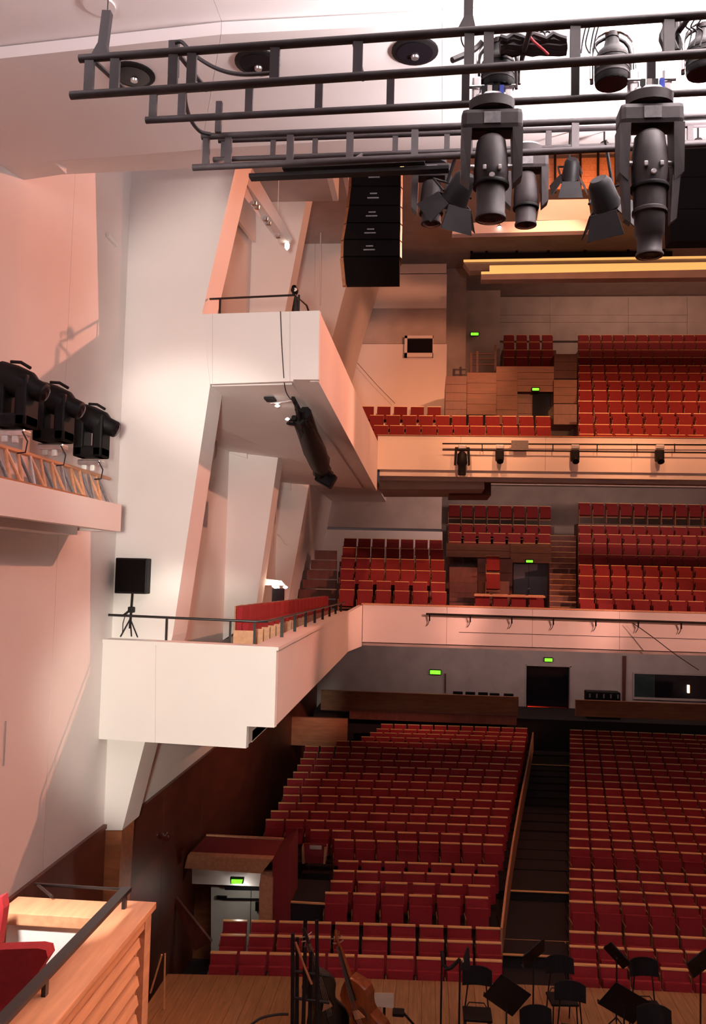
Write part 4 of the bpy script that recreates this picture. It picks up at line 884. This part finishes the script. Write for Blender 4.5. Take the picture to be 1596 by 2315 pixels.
cable('cable', 'thin pale rope hanging left of the speaker stack', [(725, 515, 29), (724, 600, 29), (723, 690, 29)], .02, 'plaster')
# ================================================================== GALLERY LAMPS at left
for i, (px, lab) in enumerate(((206, 'farthest black gallery lamp on the ledge at left'), (120, 'middle black gallery lamp on the ledge at left'), (32, 'black gallery lamp on the ledge cut by the left edge'))):
    g = AX(px, (1035, 1000, 968)[i], -4.95); s = g.y / 12.5
    r = thing('gallery_lamp', g, lab, 'stage lamp', 'lamps on the gallery ledge')
    h = .62
    for sx in (-1, 1):
        b = MB(); b.cbox((g.x + sx * .14 - .075, g.y - .17, g.z), (g.x + sx * .14 + .075, g.y + .17, g.z + h), 'black_plastic', .03); b.build('yoke_arm', r)
    b = MB(); b.cbox((g.x - .215, g.y - .17, g.z), (g.x + .215, g.y + .17, g.z + .16), 'black_plastic', .03); b.build('base', r)
    T = Matrix.Translation((g.x, g.y, g.z + .56)) @ Matrix.Rotation(1.95, 4, 'Y')
    b = MB(); b.lathe([(.10, -.30), (.17, -.24), (.19, -.05), (.18, .16), (.13, .24), (.12, .38), (.10, .40)], 'black_plastic', T, 18); hd = b.build('head', r)
    b = MB(); b.lathe([(.09, .40), (.05, .412)], 'lens', T, 16); b.build('lens', hd)
    b = MB(); b.tube([T @ V(-.19, -.12, -.1), T @ V(-.23, -.12, .02), T @ V(-.21, -.12, .16)], .02, 'black_metal', 6); b.build('handle', hd)
gt = thing('gallery_truss', (-4.95, 11, 8.36), 'pale lattice truss with clamps on the gallery ledge below the lamps', 'truss')
for dx, dz in ((-.2, .085), (.10, .085), (-.03, .50)):
    b = MB(); b.tube([V(-4.95 + dx, 9.0, 8.36 + dz), V(-4.95 + dx, 13.0 if dz > .1 else 12.3, 8.36 + dz)], .03, 'oak', 8); b.build('chord', gt)
for k in range(11):
    y0 = 9.2 + k * .31
    b = MB(); b.tube([V(-4.81, y0, 8.41), V(-4.98, y0 + .16, 8.86)], .022, 'oak' if k % 3 else 'silver', 8); b.build('brace', gt)
    b = MB(); b.tube([V(-4.81, y0 + .31, 8.41), V(-4.98, y0 + .16, 8.86)], .022, 'oak' if k % 2 else 'plate_grey', 8); b.build('brace', gt)
    b = MB(); b.tube([V(-4.81, y0 + .1, 8.41), V(-5.15, y0 + .25, 8.41)], .018, 'plate_grey', 8); b.build('brace', gt)
for k in range(3):
    g = AX((206, 120, 32)[k], (1045, 1010, 978)[k], -4.95)
    b = MB(); b.cbox((g.x - .17, g.y - .1, g.z - .05), (g.x + .17, g.y + .1, g.z + .03), 'silver', .02); b.cbox((g.x - .1, g.y - .12, g.z - .13), (g.x - .02, g.y - .06, g.z - .05), 'white_plastic', .02); b.cbox((g.x + .03, g.y - .12, g.z - .14), (g.x + .1, g.y - .06, g.z - .05), 'white_plastic', .02); b.build('clamp', gt)
    b = MB(); b.tube([g + V(.15, -.1, 0), g + V(.22, -.1, -.12), g + V(.2, -.1, -.25), g + V(.1, -.1, -.26)], .01, 'cable', 6); b.build('cable', gt)
# ================================================================== LIGHTING BARS on balcony fronts
lbr = thing('lighting_bar', AY(1300, 1015, 28.2), 'double black lighting bar along the upper balcony front', 'lighting bar')
for y0, y1 in ((1003, 1006), (1017, 1024)):
    b = MB(); b.tube([AY(1000, y0, 28.25), AY(1640, y1, 28.25)], .025, 'black_metal', 6); b.build('bar', lbr)
for px in (1090, 1165, 1250, 1350, 1440, 1525):
    b = MB(); b.bar(AY(px, 1003, 28.27), AY(px, 1021, 28.27), .03, .03, 'black_metal', up=(0, 1, 0)); b.build('bracket', lbr)
b = MB(); a, c = AY(1156, 996, 28.2), AY(1194, 1018, 28.2); b.box((a.x, 28.16, c.z), (c.x, 28.22, a.z), 'plate_grey'); tag(b.build('dimmer_box'), 'grey box hung on the upper balcony lighting bar', 'box')
for i, (px, big, lab) in enumerate(((1045, 1, 'largest bar lamp with a yoke at the left of the upper balcony front'), (1130, 0, 'small bar lamp beside the large one on the upper balcony front'), (1300, 0, 'middle small bar lamp on the upper balcony front'), (1491, 0, 'small bar lamp farthest right on the upper balcony front'))):
    o = AY(px, 1010, 28.15); r = thing('bar_lamp', o, lab, 'stage lamp', 'lamps on the upper balcony front'); T = Matrix.Translation(o)
    b = MB(); b.cbox((-.13, -.1, -.08), (.13, .08, .06), 'silver', .02, T); b.build('clamp', r)
    if big:
        b = MB(); b.cbox((-.24, -.09, -.14), (.24, .09, -.02), 'black_plastic', .03, T)
        for sx in (-1, 1): b.hexa([T @ V(sx * .24, -.08, -.1), T @ V(sx * .16, -.08, -.1), T @ V(sx * .16, .08, -.1), T @ V(sx * .24, .08, -.1)], [T @ V(sx * .26, -.06, -.6), T @ V(sx * .19, -.06, -.62), T @ V(sx * .19, .06, -.62), T @ V(sx * .26, .06, -.6)], 'black_plastic')
        b.build('yoke', r); b = MB(); b.lathe([(.08, -.16), (.15, -.25), (.17, -.55), (.13, -.62), (.13, -.92), (.12, -.93)], 'black_plastic', T, 14); b.build('head', r)
    else:
        b = MB(); b.cbox((-.14, -.12, -.48), (.13, .12, -.1), 'black_plastic', .05, T); hd = b.build('housing', r)
        b = MB(); b.lathe([(.1, 0), (.11, .12)], 'black_plastic', T @ Matrix.Translation((0, -.1, -.42)) @ Matrix.Rotation(2.4, 4, 'X'), 12); b.build('snout', hd)
lb2 = thing('lighting_bar', AY(1300, 1400, 28.3), 'single black lighting bar along the lower balcony front', 'lighting bar')
b = MB(); b.tube([AY(963, 1388, 28.3), AY(1640, 1410, 28.3)], .035, 'black_metal', 6); b.build('bar', lb2)
for k, px in enumerate((971, 1063, 1157, 1251, 1347, 1443, 1540)):
    y0 = 1388 + (px - 963) * .0325
    b = MB(); b.bar(AY(px, y0, 28.32), AY(px, y0 + 15, 28.4), .045, .03, 'black_metal', up=(0, 1, 0)); b.tube([AY(px, y0 + 14, 28.4), AY(px - 3, y0 + 22, 28.42), AY(px - 7, y0 + 27, 28.44)], .012, 'cable', 6); b.build('hook', lb2)
cable('cable', 'thin cable hanging diagonally from the lower balcony front at right', [(1430, 1408, 28.2), (1475, 1440, 28.0), (1525, 1478, 27.8), (1580, 1515, 27.6)], .014)
# small red railing of the upper balcony
rr = thing('balcony_railing', AY(1090, 840, 36.5), 'small dark red railing above the upper balcony stairs', 'railing')
for y0 in (800, 811, 824):
    b = MB(); b.tube([AY(1064, y0, 37.5), AY(1120, y0, 37.5)], .03, 'dark_wood', 6); b.build('rail', rr)
for px, y0, y1 in ((1065, 798, 845), (1079, 794, 842), (1120, 780, 845)):
    b = MB(); b.bar(AY(px, y1, 37.5), AY(px, y0, 37.5), .09, .06, 'dark_wood', up=(0, 1, 0)); b.build('post', rr)
# exit signs
def exit_sign(px, py, D, w, h, lab):
    o = AY(px, py, D); r = thing('exit_sign', o, lab, 'exit sign', 'green exit signs')
    b = MB(); b.cbox((o.x - w / 2 - .03, D + .01, o.z - h / 2 - .02), (o.x + w / 2 + .03, D + .12, o.z + h / 2 + .04), 'black_plastic', .01); b.build('housing', r)
    b = MB(); b.cbox((o.x - w / 2, D - .01, o.z - h / 2), (o.x + w / 2, D + .02, o.z + h / 2), 'exit_green', .02); b.build('lit_panel', r)
exit_sign(1073, 755, 41.8, .36, .13, 'green exit sign beside the top balcony rows')
exit_sign(1211, 880, 34.8, .26, .10, 'green exit sign among the wood walls of the upper balcony')
exit_sign(1197, 1269, 34.7, .26, .09, 'green exit sign above the grey lower balcony door')
exit_sign(984, 1520, 42.19, .50, .18, 'green exit sign on the grey wall left of the rear doorway')
exit_sign(1240, 1492, 42.19, .36, .15, 'green exit sign above the dark rear doorway')
structure(boxo('floor_rear', (-5, 38.7, -1.5), (19, 42.25, 1.3), 'carpet'), 'dark platform behind the rear wood screens', 'floor')
# chairs behind rear screens
for i, (px, py) in enumerate(((1035, 1563), (1063, 1564), (1092, 1565), (1118, 1567), (1150, 1568))):
    a = AY(px - 11, py, 39.5); c = AY(px + 11, py + 22, 39.5); b = MB(); b.cbox((a.x, 39.5, 1.3), (c.x, 39.6, a.z), 'black_plastic', .03); tag(b.build('rear_chair_back'), '%s dark chair back from left above the rear wood screen' % ordinal(i + 1), 'chair', 'chairs behind the rear screen')
r = thing('mixing_desk', AY(1362, 1585, 39.4), 'dark mixing desk on the rear right wood screen', 'mixing desk')
a, c = AY(1326, 1563, 39.4), AY(1402, 1584, 39.4); b = MB(); b.cbox((a.x, 39.3, 1.3), (c.x, 40, a.z), 'black_plastic', .04); b.build('body', r)
for k in range(5): x_ = a.x + .12 + k * (c.x - a.x - .24) / 4; boxo('knob_strip', (x_ - .03, 39.27, c.z + .1), (x_ + .03, 39.298, a.z - .08), 'plate_grey', r)
# ================================================================== ENTRANCE beside the front stalls
en = structure(thing('entrance_box', AY(520, 2140, 19), 'x', 'entrance'), 'wood entrance box with a pale door beside the front stalls', 'entrance')
def quadp(name, pts, D, t, m, par): b = MB(); b.prism([AY(px, py, D) for px, py in pts], (0, t, 0), m); return b.build(name, par)
quadp('lintel', [(424, 1934), (616, 1943), (590, 1975), (417, 1963)], 18.9, .25, 'oak', en)
q = [AY(424, 1934, 18.9), AY(616, 1943, 18.9)]; z_ = AY(560, 1890, 21).z
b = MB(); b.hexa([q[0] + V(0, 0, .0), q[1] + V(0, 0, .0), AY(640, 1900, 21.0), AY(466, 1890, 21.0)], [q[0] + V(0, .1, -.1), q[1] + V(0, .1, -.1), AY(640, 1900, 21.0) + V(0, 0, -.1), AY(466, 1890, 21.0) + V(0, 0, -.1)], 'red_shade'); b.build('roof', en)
quadp('roof_rail', [(466, 1887), (641, 1896), (641, 1901), (466, 1892)], 21.0, .08, 'oak', en)
quadp('soffit_panel', [(434, 1964), (590, 1972), (586, 2004), (434, 1998)], 19.3, .06, 'white_plastic', en)
quadp('wall_behind', [(380, 1960), (640, 1972), (640, 2200), (380, 2200)], 20.4, .1, 'wood', en)
quadp('jamb', [(592, 1976), (616, 1985), (613, 2180), (584, 2180), (586, 2000)], 18.9, .2, 'oak', en)
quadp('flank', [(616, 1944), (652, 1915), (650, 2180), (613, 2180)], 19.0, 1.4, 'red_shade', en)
quadp('stair_string', [(390, 2035), (398, 2030), (478, 2130), (440, 2150)], 18.8, .1, 'dark_wood', en)
d4 = structure(thing('door_4', AY(520, 2150, 19.9), 'x', 'door'), 'pale double door in the entrance box beside the stalls', 'door')
quadp('door_leaf', [(477, 2006), (567, 2009), (563, 2180), (477, 2180)], 19.9, .06, 'door_paint', d4)
quadp('door_leaf', [(568.5, 2009), (586, 2010), (584, 2180), (565, 2180)], 19.9, .06, 'door_paint', d4)
quadp('door_closer', [(490, 2026), (512, 2027), (512, 2032), (586, 2033), (586, 2036), (508, 2035), (505, 2034), (489, 2033)], 19.82, .06, 'black_plastic', d4)
quadp('transom', [(508, 2001), (588, 2004), (588, 2014), (508, 2012)], 19.7, .1, 'black_plastic', d4)
quadp('door_handle', [(577, 2040), (586, 2040), (586, 2060), (577, 2060)], 19.8, .05, 'black_plastic', d4)
o = AY(536, 1991, 19.15); r = thing('exit_sign', o, 'green exit sign under the lintel of the entrance box', 'exit sign', 'green exit signs')
quadp('housing', [(520, 1984), (551, 1985), (549, 1998), (521, 1998)], 19.15, .08, 'black_plastic', r); quadp('lit_panel', [(523, 1989), (548, 1989.5), (546, 1997.5), (523, 1997.5)], 19.11, .03, 'exit_green', r)
# wall lamp on the brown wall
p = AX(368, 1888, XW + .15); r = thing('wall_lamp', p, 'small lamp with two shiny reflectors on the dark brown wall', 'lamp')
for dx, dy, dz in ((0, -.1, .03), (.06, .05, -.06)):
    b = MB(); b.lathe([(.02, -.06), (.05, -.03), (.07, .04)], 'chrome', Matrix.Translation(p + V(dx, dy, dz)) @ Matrix.Rotation(2.0, 4, 'X'), 12); b.build('reflector', r)
b = MB(); b.tube([p + V(-.12, 0, 0), p + V(.05, 0, .0), p + V(.12, -.1, .08)], .012, 'silver', 6); b.build('arm', r)
# side steps of the stalls with golden nosings
ss = structure(thing('stalls_steps', AY(690, 2060, 19.6), 'x', 'stairs'), 'dark side steps with golden nosings left of the stalls', 'stairs')
for i, (y0, D) in enumerate(((2040, 19.4), (2016, 20.2))):
    a, c = AY(642, y0, D), AY(735 - i * -8, y0 + 3, D); boxo('step', (a.x, D, -1.2), (c.x, D + .85, c.z - .02), 'carpet', ss); boxo('step_nosing', (a.x, D - .03, c.z - .02), (c.x, D + .03, c.z + .012), 'glint_wood', ss)
r = thing('usher_seat', AY(705, 1955, 22.4), 'single wood seat with a white note left of the stalls', 'seat')
quadp('backrest', [(686, 1907), (738, 1909), (736, 1952), (690, 1951)], 22.4, .06, 'red_shade', r); quadp('side_board', [(682, 1915), (687, 1915), (688, 1953), (683, 1953)], 22.35, .3, 'oak', r); quadp('side_board', [(733, 1916), (738, 1916), (735, 1953), (731, 1953)], 22.35, .3, 'oak', r); quadp('note', [(700, 1911), (727, 1912), (727, 1921), (700, 1920)], 22.38, .015, 'paper', r)
# ================================================================== CHOIR BALCONY at lower left
ch = structure(thing('choir_parapet', (-2.5, 7, 3.5), 'x', 'balcony'), 'salmon wood parapet with slatted side at the lower left', 'balcony')
XO = -2.34; zc = 4.58
boxo('top_cap', (XO - .36, 2.2, zc - .035), (XO + .03, 7.56, zc + .02), 'oak', ch, .008)
boxo('top_cap', (-3.56, 7.20, zc - .10), (XO - .362, 7.56, zc + .0), 'oak', ch, .008)
boxo('inner_panel', (-3.50, 7.24, 3.2), (XO - .36, 7.30, zc - .10), 'white_plastic', ch)
boxo('end_panel', (-3.50, 7.30, 2.6), (XO - .06, 7.50, zc - .10), 'oak', ch)
boxo('inner_panel', (XO - .34, 2.2, 3.2), (XO - .28, 7.24, zc - .035), 'oak', ch)
boxo('corner_post', (XO - .10, 7.36, 2.4), (XO, 7.52, zc - .036), 'oak', ch)
boxo('frame_rail', (XO - .10, 2.2, zc - .13), (XO - .005, 7.36, zc - .036), 'oak', ch)
boxo('gap_shade_board', (XO - .14, 2.2, 2.4), (XO - .105, 7.36, zc - .13), 'black_metal', ch)  # coloured black to stand in for the shade in the slat gaps
for k in range(11):
    z0 = zc - .21 - k * .155
    b = MB(); b.hexa([V(XO - .012, 2.2, z0 - .045), V(XO - .08, 2.2, z0 - .045), V(XO - .08, 2.2, z0 + .03), V(XO - .03, 2.2, z0 + .03)], [V(XO - .012, 7.3, z0 - .045), V(XO - .08, 7.3, z0 - .045), V(XO - .08, 7.3, z0 + .03), V(XO - .03, 7.3, z0 + .03)], 'oak'); b.build('slat', ch)
cf = structure(boxo('floor_choir', (XW + .05, 1.5, 3.05), (XO - .3, 7.2, 3.2), 'carpet'), 'dark floor of the choir balcony at the lower left', 'floor')
# handrails
hr = thing('choir_handrail', (XO - .2, 7.3, zc), 'thick black handrail on the choir parapet', 'railing')
rp = [AY(80, 1999, 7.9), AY(284, 2012, 7.4)]
e = V(XO - .21, 2.4, rp[1].z)
b = MB(); b.bar(rp[1] + V(0, .03, 0), V(rp[1].x + .02, 2.4, rp[1].z), .085, .035, 'steel_rail'); b.build('rail', hr)
b = MB(); b.tube([rp[0], rp[1]], .014, 'steel_rail', 8); b.build('rail', hr)
for Y in (7.38, 5.85, 4.3):
    b = MB(); b.bar(V(rp[1].x, Y, zc + .02), V(rp[1].x, Y, rp[1].z - .018), .03, .05, 'steel_rail', up=(0, 1, 0)); b.build('post', hr)
b = MB(); b.tube([AY(85, 2000, 7.9), AY(118, 2028, 7.5)], .014, 'steel_rail', 8); b.build('rail', hr)
# red choir seat at the very left
cs = thing('choir_armchair', AY(40, 2300, 6.0), 'dark red upholstered choir seat at the lower left corner', 'seat')
b = MB(); pts = [AY(-60, 2150, 6.1), AY(20, 2146, 6.1), AY(85, 2144, 6.1), AY(104, 2148, 6.1), AY(108, 2165, 6.1), AY(88, 2195, 6.1), AY(78, 2330, 6.1), AY(-60, 2330, 6.1)]
b.prism(pts, (0, .12, 0), 'red_fabric'); b.build('backrest', cs)
b = MB(); b.hexa([V(-3.2, 5.5, 3.62), V(-2.72, 5.5, 3.62), V(-2.72, 6.05, 3.62), V(-3.2, 6.05, 3.62)], [V(-3.2, 5.5, 3.74), V(-2.72, 5.5, 3.74), V(-2.72, 6.05, 3.74), V(-3.2, 6.05, 3.74)], 'red_fabric'); b.build('seat_cushion', cs)
b = MB(); b.box((-3.1, 5.7, 3.2), (-2.85, 5.9, 3.62), 'black_metal'); b.build('pedestal', cs)
b = MB(); b.prism([AY(-30, 2040, 6.9), AY(4, 2028, 6.9), AY(8, 2055, 6.9), AY(-4, 2140, 6.9), AY(-30, 2140, 6.9)], (0, .1, 0), 'red_fabric')
tag(b.build('red_chair'), 'red seat back peeking in at the left frame edge', 'seat')
# ================================================================== STAGE FURNITURE
def chair(px, py, D, rz, label):
    p = AY(px, py, D); o = V(p.x, p.y, 0); r = thing('orchestra_chair', o, label, 'chair', 'black orchestra chairs on the stage'); r.rotation_euler = (0, 0, 0)
    T = Matrix.Translation(o) @ Matrix.Rotation(rz, 4, 'Z'); H = p.z
    b = MB()
    n = 6; top = []; 
    vs = []; 
    for i in range(n + 1):
        t = -1 + 2 * i / n; x = t * .24; yb = .20 - .05 * t * t
        hh = H - .05 * abs(t) ** 3; vs.append((x, yb, hh))
    for i in range(n):
        (x0, y0, h0), (x1, y1, h1) = vs[i], vs[i + 1]
        b.hexa([T @ V(x0, y0 - .05, H - .28), T @ V(x1, y1 - .05, H - .28), T @ V(x1, y1 - .03, H - .28), T @ V(x0, y0 - .03, H - .28)], [T @ V(x0, y0, h0), T @ V(x1, y1, h1), T @ V(x1, y1 + .02, h1), T @ V(x0, y0 + .02, h0)], 'black_plastic')
    b.build('backrest', r)
    b = MB(); b.cbox((-.23, -.26, .43), (.23, .18, .475), 'black_plastic', .03, T); b.build('seat', r)
    for sx in (-1, 1):
        b = MB(); b.tube([T @ V(sx * .20, .26, 0), T @ V(sx * .19, .17, .44), T @ V(sx * .14, .16, H - .2)], .012, 'black_metal', 8); b.build('leg', r)
        b = MB(); b.tube([T @ V(sx * .21, -.27, 0), T @ V(sx * .19, -.22, .44)], .012, 'black_metal', 8); b.build('leg', r)
    b = MB(); b.tube([T @ V(-.195, .17, .42), T @ V(-.12, .2, .52), T @ V(.12, .2, .52), T @ V(.195, .17, .42)], .01, 'black_metal', 8); b.build('brace', r)
chair(1080, 2196, 14.6, .0, 'black chair beside the poles in front of the left stalls block')
chair(1270, 2170, 15.3, .1, 'black chair in front of the stalls aisle')
chair(1290, 2230, 14.1, -.1, 'black chair with hoop frame nearest below the aisle')
chair(1462, 2176, 15.2, .1, 'black chair among the stands at the right')
chair(1218, 2287, 13.2, .2, 'black chair back cut by the bottom edge below the tilted stand')
chair(1482, 2285, 13.2, -.1, 'black chair back cut by the bottom edge at the right')
def music_stand(px, py, D, w, h, tilt, roll, rz, label):
    p = AY(px, py, D); r = thing('music_stand', V(p.x, p.y + .05, 0), label, 'music stand', 'black music stands on the stage')
    T = Matrix.Translation(p) @ Matrix.Rotation(rz, 4, 'Z') @ Matrix.Rotation(roll, 4, 'Y') @ Matrix.Rotation(tilt, 4, 'X')
    b = MB(); b.cbox((-w / 2, -.01, -h / 2), (w / 2, .01, h / 2), 'black_plastic', .009, T); dk = b.build('desk', r)
    b = MB(); b.box((-w / 2, .01, -h / 2), (w / 2, .07, -h / 2 + .015), 'black_plastic', T); b.build('ledge', dk)
    base = V(p.x, p.y + .05, 0)
    b = MB(); b.tube([base + V(0, 0, .25), p + V(0, .03, 0)], .014, 'black_metal', 8); b.build('pole', r)
    b = MB(); b.cbox((p.x - .03, p.y + .0, p.z - .07), (p.x + .03, p.y + .07, p.z - .0), 'black_metal', .01); b.build('knuckle', r)
    for k in range(3):
        a = k * 2.094 + .4; b = MB(); b.tube([base + V(0, 0, .32), base + V(.26 * math.cos(a), .26 * math.sin(a), .012)], .011, 'black_metal', 6); b.build('leg', r)
music_stand(1207, 2155, 14.6, .46, .42, .55, -.5, .5, 'folded black music stand in the middle of the aisle view')
music_stand(1146, 2250, 13.6, .52, .52, .35, .55, .0, 'large tilted black music stand left of the hoop-framed chair')
music_stand(1412, 2268, 13.9, .62, .50, .4, .5, .1, 'large tilted black music stand at the lower right')
music_stand(1395, 2160, 15.0, .42, .30, .6, .7, -.4, 'small folded music stand left of the right chairs')
music_stand(1585, 2175, 14.4, .45, .42, .45, -.6, .2, 'black music stand cut by the right frame edge')
def pole_arm(label, x0, y0, x1, D, top, arm):
    o = AY(x0, y0, D); b0 = V(o.x, o.y, 0); r = thing('microphone_stand', b0, label, 'stand', 'pole stands on the stage')
    b = MB(); b.tube([b0, o], .016, 'black_metal', 8); b.build('pole', r)
    b = MB(); b.tube([o] + [AY(*q) for q in arm], .028, 'black_metal', 8); b.build('arm', r)
    b = MB(); b.lathe([(.16, 0), (.16, .02), (.03, .03)], 'black_metal', Matrix.Translation(b0), 16); b.build('foot', r)
pole_arm('left black pole stand before the left stalls seats', 999, 2150, 995, 14.6, 0, [(1001, 2180, 14.5), (1014, 2192, 14.5)])
pole_arm('black pole stand with a bent arm and clip lamp', 1040, 2168, 1040, 14.0, 0, [(1020, 2188, 14.0), (1005, 2192, 14.0)])
p = AY(1050, 2165, 13.95); r = thing('clip_lamp', p, 'dark triangular clip lamp on the bent-arm stand', 'lamp')
b = MB(); b.hexa([p + V(-.06, -.06, -.16), p + V(.09, -.06, -.18), p + V(.09, .06, -.18), p + V(-.06, .06, -.16)], [p + V(.04, -.02, .16), p + V(.07, -.02, .16), p + V(.07, .02, .16), p + V(.04, .02, .16)], 'black_metal'); b.build('shade', r); boxo('clip', (p.x - .03, p.y - .075, p.z - .04), (p.x - .015, p.y - .062, p.z + .0), 'white_plastic', r)
# double bass leaning on a stand
def bass(o, lean, rz, m, label, s=1.0):
    r = thing('double_bass', o, label, 'double bass', 'double basses on the stage'); T = Matrix.Translation(o) @ Matrix.Rotation(rz, 4, 'Z') @ Matrix.Rotation(lean, 4, 'Y') @ Matrix.Scale(s, 4)
    prof = [(.0, .02), (.18, .03), (.30, .10), (.335, .22), (.32, .34), (.25, .46), (.20, .55), (.19, .62), (.21, .70), (.255, .80), (.25, .90), (.18, 1.0), (.09, 1.08), (.04, 1.12)]
    out = [(x, z + .15) for x, z in prof] + [(-x, z + .15) for x, z in reversed(prof[1:])]
    b = MB(); N = len(out); vs = []; c = (0, .75)
    for yy, k in ((-.15, .90), (-.11, 1.0), (.09, 1.0), (.12, .92)):
        vs += [T @ V(x * k, yy, (z - .75) * (k * .2 + .8) + .75) for x, z in out]
    fs = [tuple(range(N)), tuple(3 * N + i for i in reversed(range(N)))]
    for j in range(3): fs += [(j * N + i, (j + 1) * N + i, (j + 1) * N + (i + 1) % N, j * N + (i + 1) % N) for i in range(N)]
    b.add(vs, [tuple(reversed(f)) for f in fs], m); bd = b.build('body', r)
    for sx in (-1, 1):
        b = MB(); b.tube([T @ V(sx * .10, -.156, .62), T @ V(sx * .12, -.156, .70), T @ V(sx * .10, -.156, .78), T @ V(sx * .08, -.156, .84)], .008, 'ebony', 6); b.build('sound_hole', bd)
    b = MB(); b.hexa([T @ V(-.045, -.15, 1.2), T @ V(.045, -.15, 1.2), T @ V(.045, -.05, 1.2), T @ V(-.045, -.05, 1.2)], [T @ V(-.025, -.10, 1.75), T @ V(.025, -.10, 1.75), T @ V(.025, -.04, 1.75), T @ V(-.025, -.04, 1.75)], m); b.build('neck', r)
    b = MB(); b.hexa([T @ V(-.045, -.20, .95), T @ V(.045, -.20, .95), T @ V(.045, -.17, .95), T @ V(-.045, -.17, .95)], [T @ V(-.022, -.125, 1.74), T @ V(.022, -.125, 1.74), T @ V(.022, -.105, 1.74), T @ V(-.022, -.105, 1.74)], 'ebony'); b.build('fingerboard', r)
    b = MB(); b.tube([T @ V(0, -.07, 1.74), T @ V(0, -.06, 1.88), T @ V(0, -.02, 1.95), T @ V(0, .03, 1.92), T @ V(0, .01, 1.88)], .028, m, 8); sc = b.build('scroll', r)
    for sx in (-1, 1):
        for k in range(2): b = MB(); b.tube([T @ V(sx * .02, -.06, 1.78 + .07 * k), T @ V(sx * .1, -.06, 1.80 + .07 * k)], .01, 'silver', 6); b.build('tuning_peg', sc)
    b = MB(); b.hexa([T @ V(-.09, -.17, .68), T @ V(.09, -.17, .68), T @ V(.09, -.155, .68), T @ V(-.09, -.155, .68)], [T @ V(-.05, -.23, .82), T @ V(.05, -.23, .82), T @ V(.05, -.215, .82), T @ V(-.05, -.215, .82)], 'oak'); b.build('bridge', r)
    b = MB(); b.hexa([T @ V(-.02, -.17, .3), T @ V(.02, -.17, .3), T @ V(.02, -.15, .3), T @ V(-.02, -.15, .3)], [T @ V(-.045, -.2, .6), T @ V(.045, -.2, .6), T @ V(.045, -.18, .6), T @ V(-.045, -.18, .6)], 'ebony'); b.build('tailpiece', r)
    for k in range(4):
        x_ = -.024 + .016 * k; b = MB(); b.tube([T @ V(x_ * 1.4, -.21, .58), T @ V(x_ * 1.5, -.235, .82), T @ V(x_ * .7, -.13, 1.75)], .0025, 'silver', 4); b.build('string', r)
    b = MB(); b.tube([T @ V(0, -.02, .18), T @ V(0, -.02, 0)], .01, 'silver', 6); b.build('end_pin', r)
    return r
pb = AZ(905, 2405, 0.0)
bass(V(AY(850, 2260, 13.9).x + .08, 13.9, 0), -.42, -.35, 'bass_varnish', 'brown double bass leaning left with its body at the bottom edge')
bass(V(AY(742, 2250, 14.1).x + .1, 14.25, 0), -.30, .5, 'ebony', 'black cased double bass standing behind the brown one')
bs = thing('instrument_rack', V(AY(690, 2250, 13.45).x, 13.45, 0), 'dark rack of upright poles left of the double basses', 'rack')
for k, (x0, y0, x1) in enumerate(((662, 2110, 664), (672, 2120, 672), (690, 2140, 686), (703, 2150, 700), (716, 2080, 722))):
    a = AY(x0, y0, 13.45 + .06 * (k % 2)); c = AY(x1, 2310, 13.45); c = V(c.x, a.y, .0); b = MB(); b.tube([c, a], [.035, .028], 'black_metal', 8); b.build('pole', bs)
for y0 in (2195, 2255): b = MB(); b.tube([AY(660, y0, 13.45), AY(745, y0 + 12, 13.5)], .022, 'black_metal', 8); b.build('crossbar', bs)
b = MB(); b.tube([AY(668, 2130, 13.4), AY(690, 2190, 13.4), AY(705, 2225, 13.4)], .018, 'wood', 8); b.build('handle', bs)
b = MB(); b.prism([AY(840, 2245, 14.9), AY(890, 2246, 14.9), AY(890, 2280, 14.9), AY(850, 2275, 14.9)], (0, .015, 0), 'paper'); b.prism([AY(866, 2262, 14.95), AY(872, 2262, 14.95), V(AY(872, 2262, 14.95).x, 14.95, 0), V(AY(866, 2262, 14.95).x, 14.95, 0)], (0, .02, 0), 'black_metal'); tag(b.build('sheet_music'), 'pale sheet of music beside the double bass', 'sheet music')
b = MB(); p = AY(905, 2290, 13.7); b.cbox((p.x - .12, 13.6, p.z - .02), (p.x + .06, 13.8, p.z + .03), 'black_plastic', .02); b.tube([p + V(.05, 0, 0), p + V(.2, 0, -.15), V(p.x + .35, 13.7, 0)], .02, 'black_metal', 6); tag(b.build('bass_stool_arm'), 'small black stool arm right of the double bass', 'stool')
# thin wooden sticks by the dark pit
ea = thing('wooden_easel', AZ(370, 2283, 0), 'thin wooden sticks leaning together beside the dark pit', 'easel')
for (x0, y0), (x1, y1) in (((373, 2156), (370, 2300)), ((366, 2158), (340, 2245))):
    b = MB(); b.tube([AY(x0, y0, 14.9), AY(x1, y1, 14.95)], .016, 'glint_wood', 6); b.build('stick', ea)
cable('floor_cable', 'black cable arching over the stage floor at the bottom', [(566, 2318, 14.3), (590, 2302, 14.35), (625, 2294, 14.4), (652, 2293, 14.4)], .02)
SC.render.film_transparent = False
